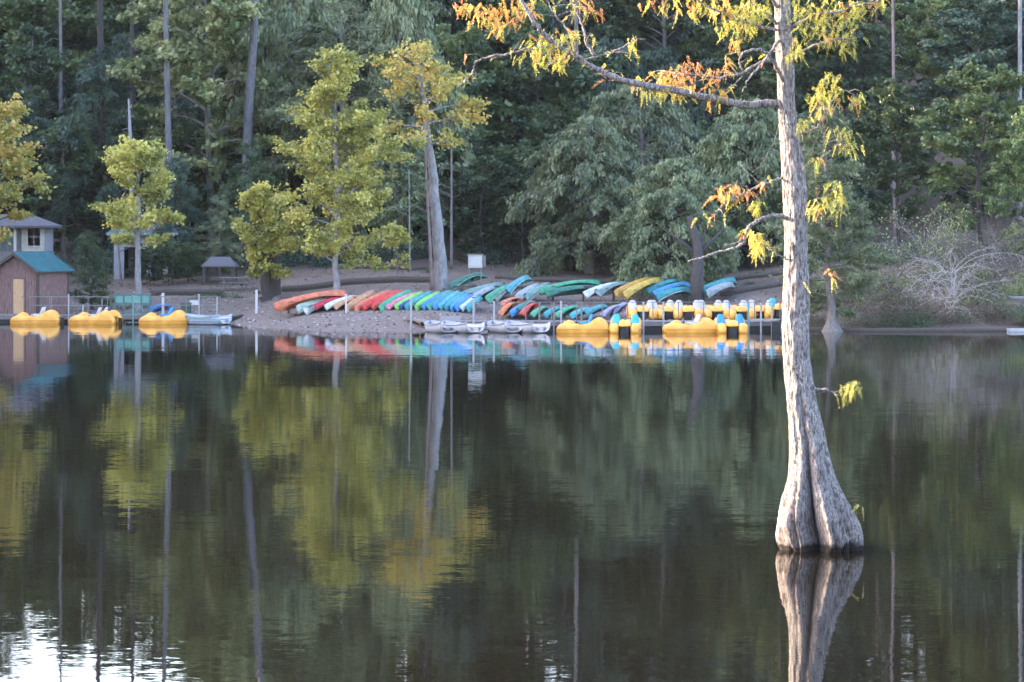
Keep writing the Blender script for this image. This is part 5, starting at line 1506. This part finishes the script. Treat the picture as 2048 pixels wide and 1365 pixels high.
def window(parent, c, w_, h, fm='white', gm='window', ny=2, nx_=2):
    f = MB()
    x, y, z = c
    f.box((x - w_ / 2, y, z), (.09, .08, h + .09)).box((x + w_ / 2, y, z), (.09, .08, h + .09)).box((x, y, z - h / 2), (w_ - .09, .08, .09)).box((x, y, z + h / 2), (w_ - .09, .08, .09))
    for i in range(1, nx_): f.box((x - w_ / 2 + i * w_ / nx_, y - .01, z), (.03, .04, h - .09))
    for i in range(1, ny): f.box((x, y - .012, z - h / 2 + i * h / ny), (w_ - .09, .04, .03))
    fo = f.build('window', M[fm], parent)
    MB().box((x, y + .03, z), (w_ - .05, .02, h - .05)).build('pane', M[gm], fo)

def porch_cabin():
    D = 176; xr = XX(97, D)
    z0 = T(XX(40, D), D)
    base = ZZ(503, D)
    t = thing('porch_cabin', 'cabin with green porch trim and a white framed window behind the shed', 'cabin', (xr - 3.0, D, min(z0, base) - .2))
    o = t.location
    zb = base - o.z; ze = ZZ(452, D) - o.z; zr = ZZ(432, D) - o.z
    MB().box((0, 2.2, (zb + ze) / 2 - .4), (5.4, 3.0, ze - zb + .8)).build('wall', M['wall_grey'], t)
    MB().box((1.95, .55, (zb + ze) / 2), (1.35, .5, ze - zb)).build('wall', mat('cream_wall', (.50, .50, .44), .8, .1, 4), t)
    window(t, (2.05, .28, (zb + ze) / 2 + .1), .85, 1.2, 'white', 'pane_red')
    MB().box((0, 1.2, zb - .35), (5.8, 3.2, .7)).build('porch_floor', M['wood_grey'], t)
    for x in (-2.7, -1.3, -.2, .95):
        MB().bar((x, -.1, zb), (x, -.1, ze), .16).build('porch_post', M['white'], t)
    for x0, x1 in ((-2.7, -1.3), (-1.3, -.2), (-.2, .95)):
        b = MB(); n = 7
        for k in range(n):
            a, c = k / n, (k + 1) / n
            zf = lambda u: ze - .12 - .34 * abs(2 * u - 1) ** 2.5
            b.bar((x0 + (x1 - x0) * a, -.1, zf(a)), (x0 + (x1 - x0) * c, -.1, zf(c)), .06, .14)
        b.bar((x0 + .08, -.1, zb + .75), (x1 - .08, -.1, zb + .75), .06, .08)
        for k in range(5):
            xx = x0 + (x1 - x0) * (k + .5) / 5; b.bar((xx, -.1, zb), (xx, -.1, zb + .72), .04)
        b.build('porch_trim', M['green_paint'], t)
    window(t, (-.8, .66, (zb + ze) / 2 + .05), .6, 1.1, 'green_paint', 'window')
    MB().add([(-3.3, -.6, ze), (3.2, -.6, ze), (3.2, 4.2, ze), (-3.3, 4.2, ze), (-2.3, 1.2, zr + .1), (1.5, 1.2, zr + .1), (1.5, 2.4, zr + .1), (-2.3, 2.4, zr + .1), (-3.3, -.6, ze - .14), (3.2, -.6, ze - .14), (3.2, 4.2, ze - .14), (-3.3, 4.2, ze - .14)],
             [(0, 1, 5, 4), (1, 2, 6, 5), (2, 3, 7, 6), (3, 0, 4, 7), (4, 5, 6, 7), (8, 9, 1, 0), (9, 10, 2, 1), (10, 11, 3, 2), (11, 8, 0, 3), (11, 10, 9, 8)]).build('roof', M['roof_grey'], t)
porch_cabin()

def grey_cabin():
    D = 180; xl = XX(228, D); xr = XX(345, D); w_ = xr - xl
    z0 = T((xl + xr) / 2, D) - .3
    t = thing('grey_cabin', 'pale grey open fronted cabin behind the small sycamore', 'cabin', (xl, D, z0))
    ze = ZZ(466, D) - z0; zr = ZZ(440, D) - z0
    MB().box((w_ / 2, 3.4, ze / 2), (w_, .12, ze)).build('wall', M['timber'], t)
    for x in (.06, w_ - .06): MB().box((x, 1.7, ze / 2), (.12, 3.3, ze)).build('wall', M['wall_grey'], t)
    MB().box((w_ / 2, 0, ze - .45), (w_, .12, .9)).build('front_beam', M['wall_grey'], t)
    MB().box((.32, -.01, (ze - .9) / 2), (.64, .12, ze - .9)).build('front_wall', M['wall_grey'], t)
    for x in (w_ * .60, w_ * .88): MB().bar((x, .02, 0), (x, .02, ze - .9), .28).build('pillar', M['wall_grey'], t)
    MB().add([(-.4, -.5, ze), (w_ + .4, -.5, ze), (w_ + .4, 4, ze), (-.4, 4, ze), (.5, 1.7, zr), (w_ - .5, 1.7, zr), (-.4, -.5, ze - .15), (w_ + .4, -.5, ze - .15), (w_ + .4, 4, ze - .15), (-.4, 4, ze - .15)],
             [(0, 1, 5, 4), (2, 3, 4, 5), (1, 2, 5), (3, 0, 4), (6, 7, 1, 0), (7, 8, 2, 1), (8, 9, 3, 2), (9, 6, 0, 3), (9, 8, 7, 6)]).build('roof', M['roof_grey'], t)
    MB().bar((-.42, -.53, ze - .07), (w_ + .42, -.53, ze - .07), .05, .17).build('fascia', M['green_pale'], t)
grey_cabin()

# ------------------------------------------------------------------ the morning air over the lake
hz = MB().add([(-190, -25, -4.2), (190, -25, -4.2), (190, 330, -4.2), (-190, 330, -4.2), (-190, -25, 84), (190, -25, 84), (190, 330, 84), (-190, 330, 84)],
              [(3, 2, 1, 0), (4, 5, 6, 7), (0, 1, 5, 4), (1, 2, 6, 5), (2, 3, 7, 6), (3, 0, 4, 7)])
hm = bpy.data.materials.new('haze'); hm.use_nodes = True
hm.node_tree.nodes.clear()
ho = hm.node_tree.nodes.new('ShaderNodeOutputMaterial'); pv = hm.node_tree.nodes.new('ShaderNodeVolumePrincipled')
pv.inputs['Color'].default_value = (.80, .88, 1.0, 1)
pv.inputs['Density'].default_value = .00004
pv.inputs['Anisotropy'].default_value = .1
hm.node_tree.links.new(pv.outputs[0], ho.inputs['Volume'])
ho_ = hz.build('haze', hm); props(ho_, 'thin bluish morning haze over the lake', None, None, 'stuff')
sc.cycles.volume_bounces = 1
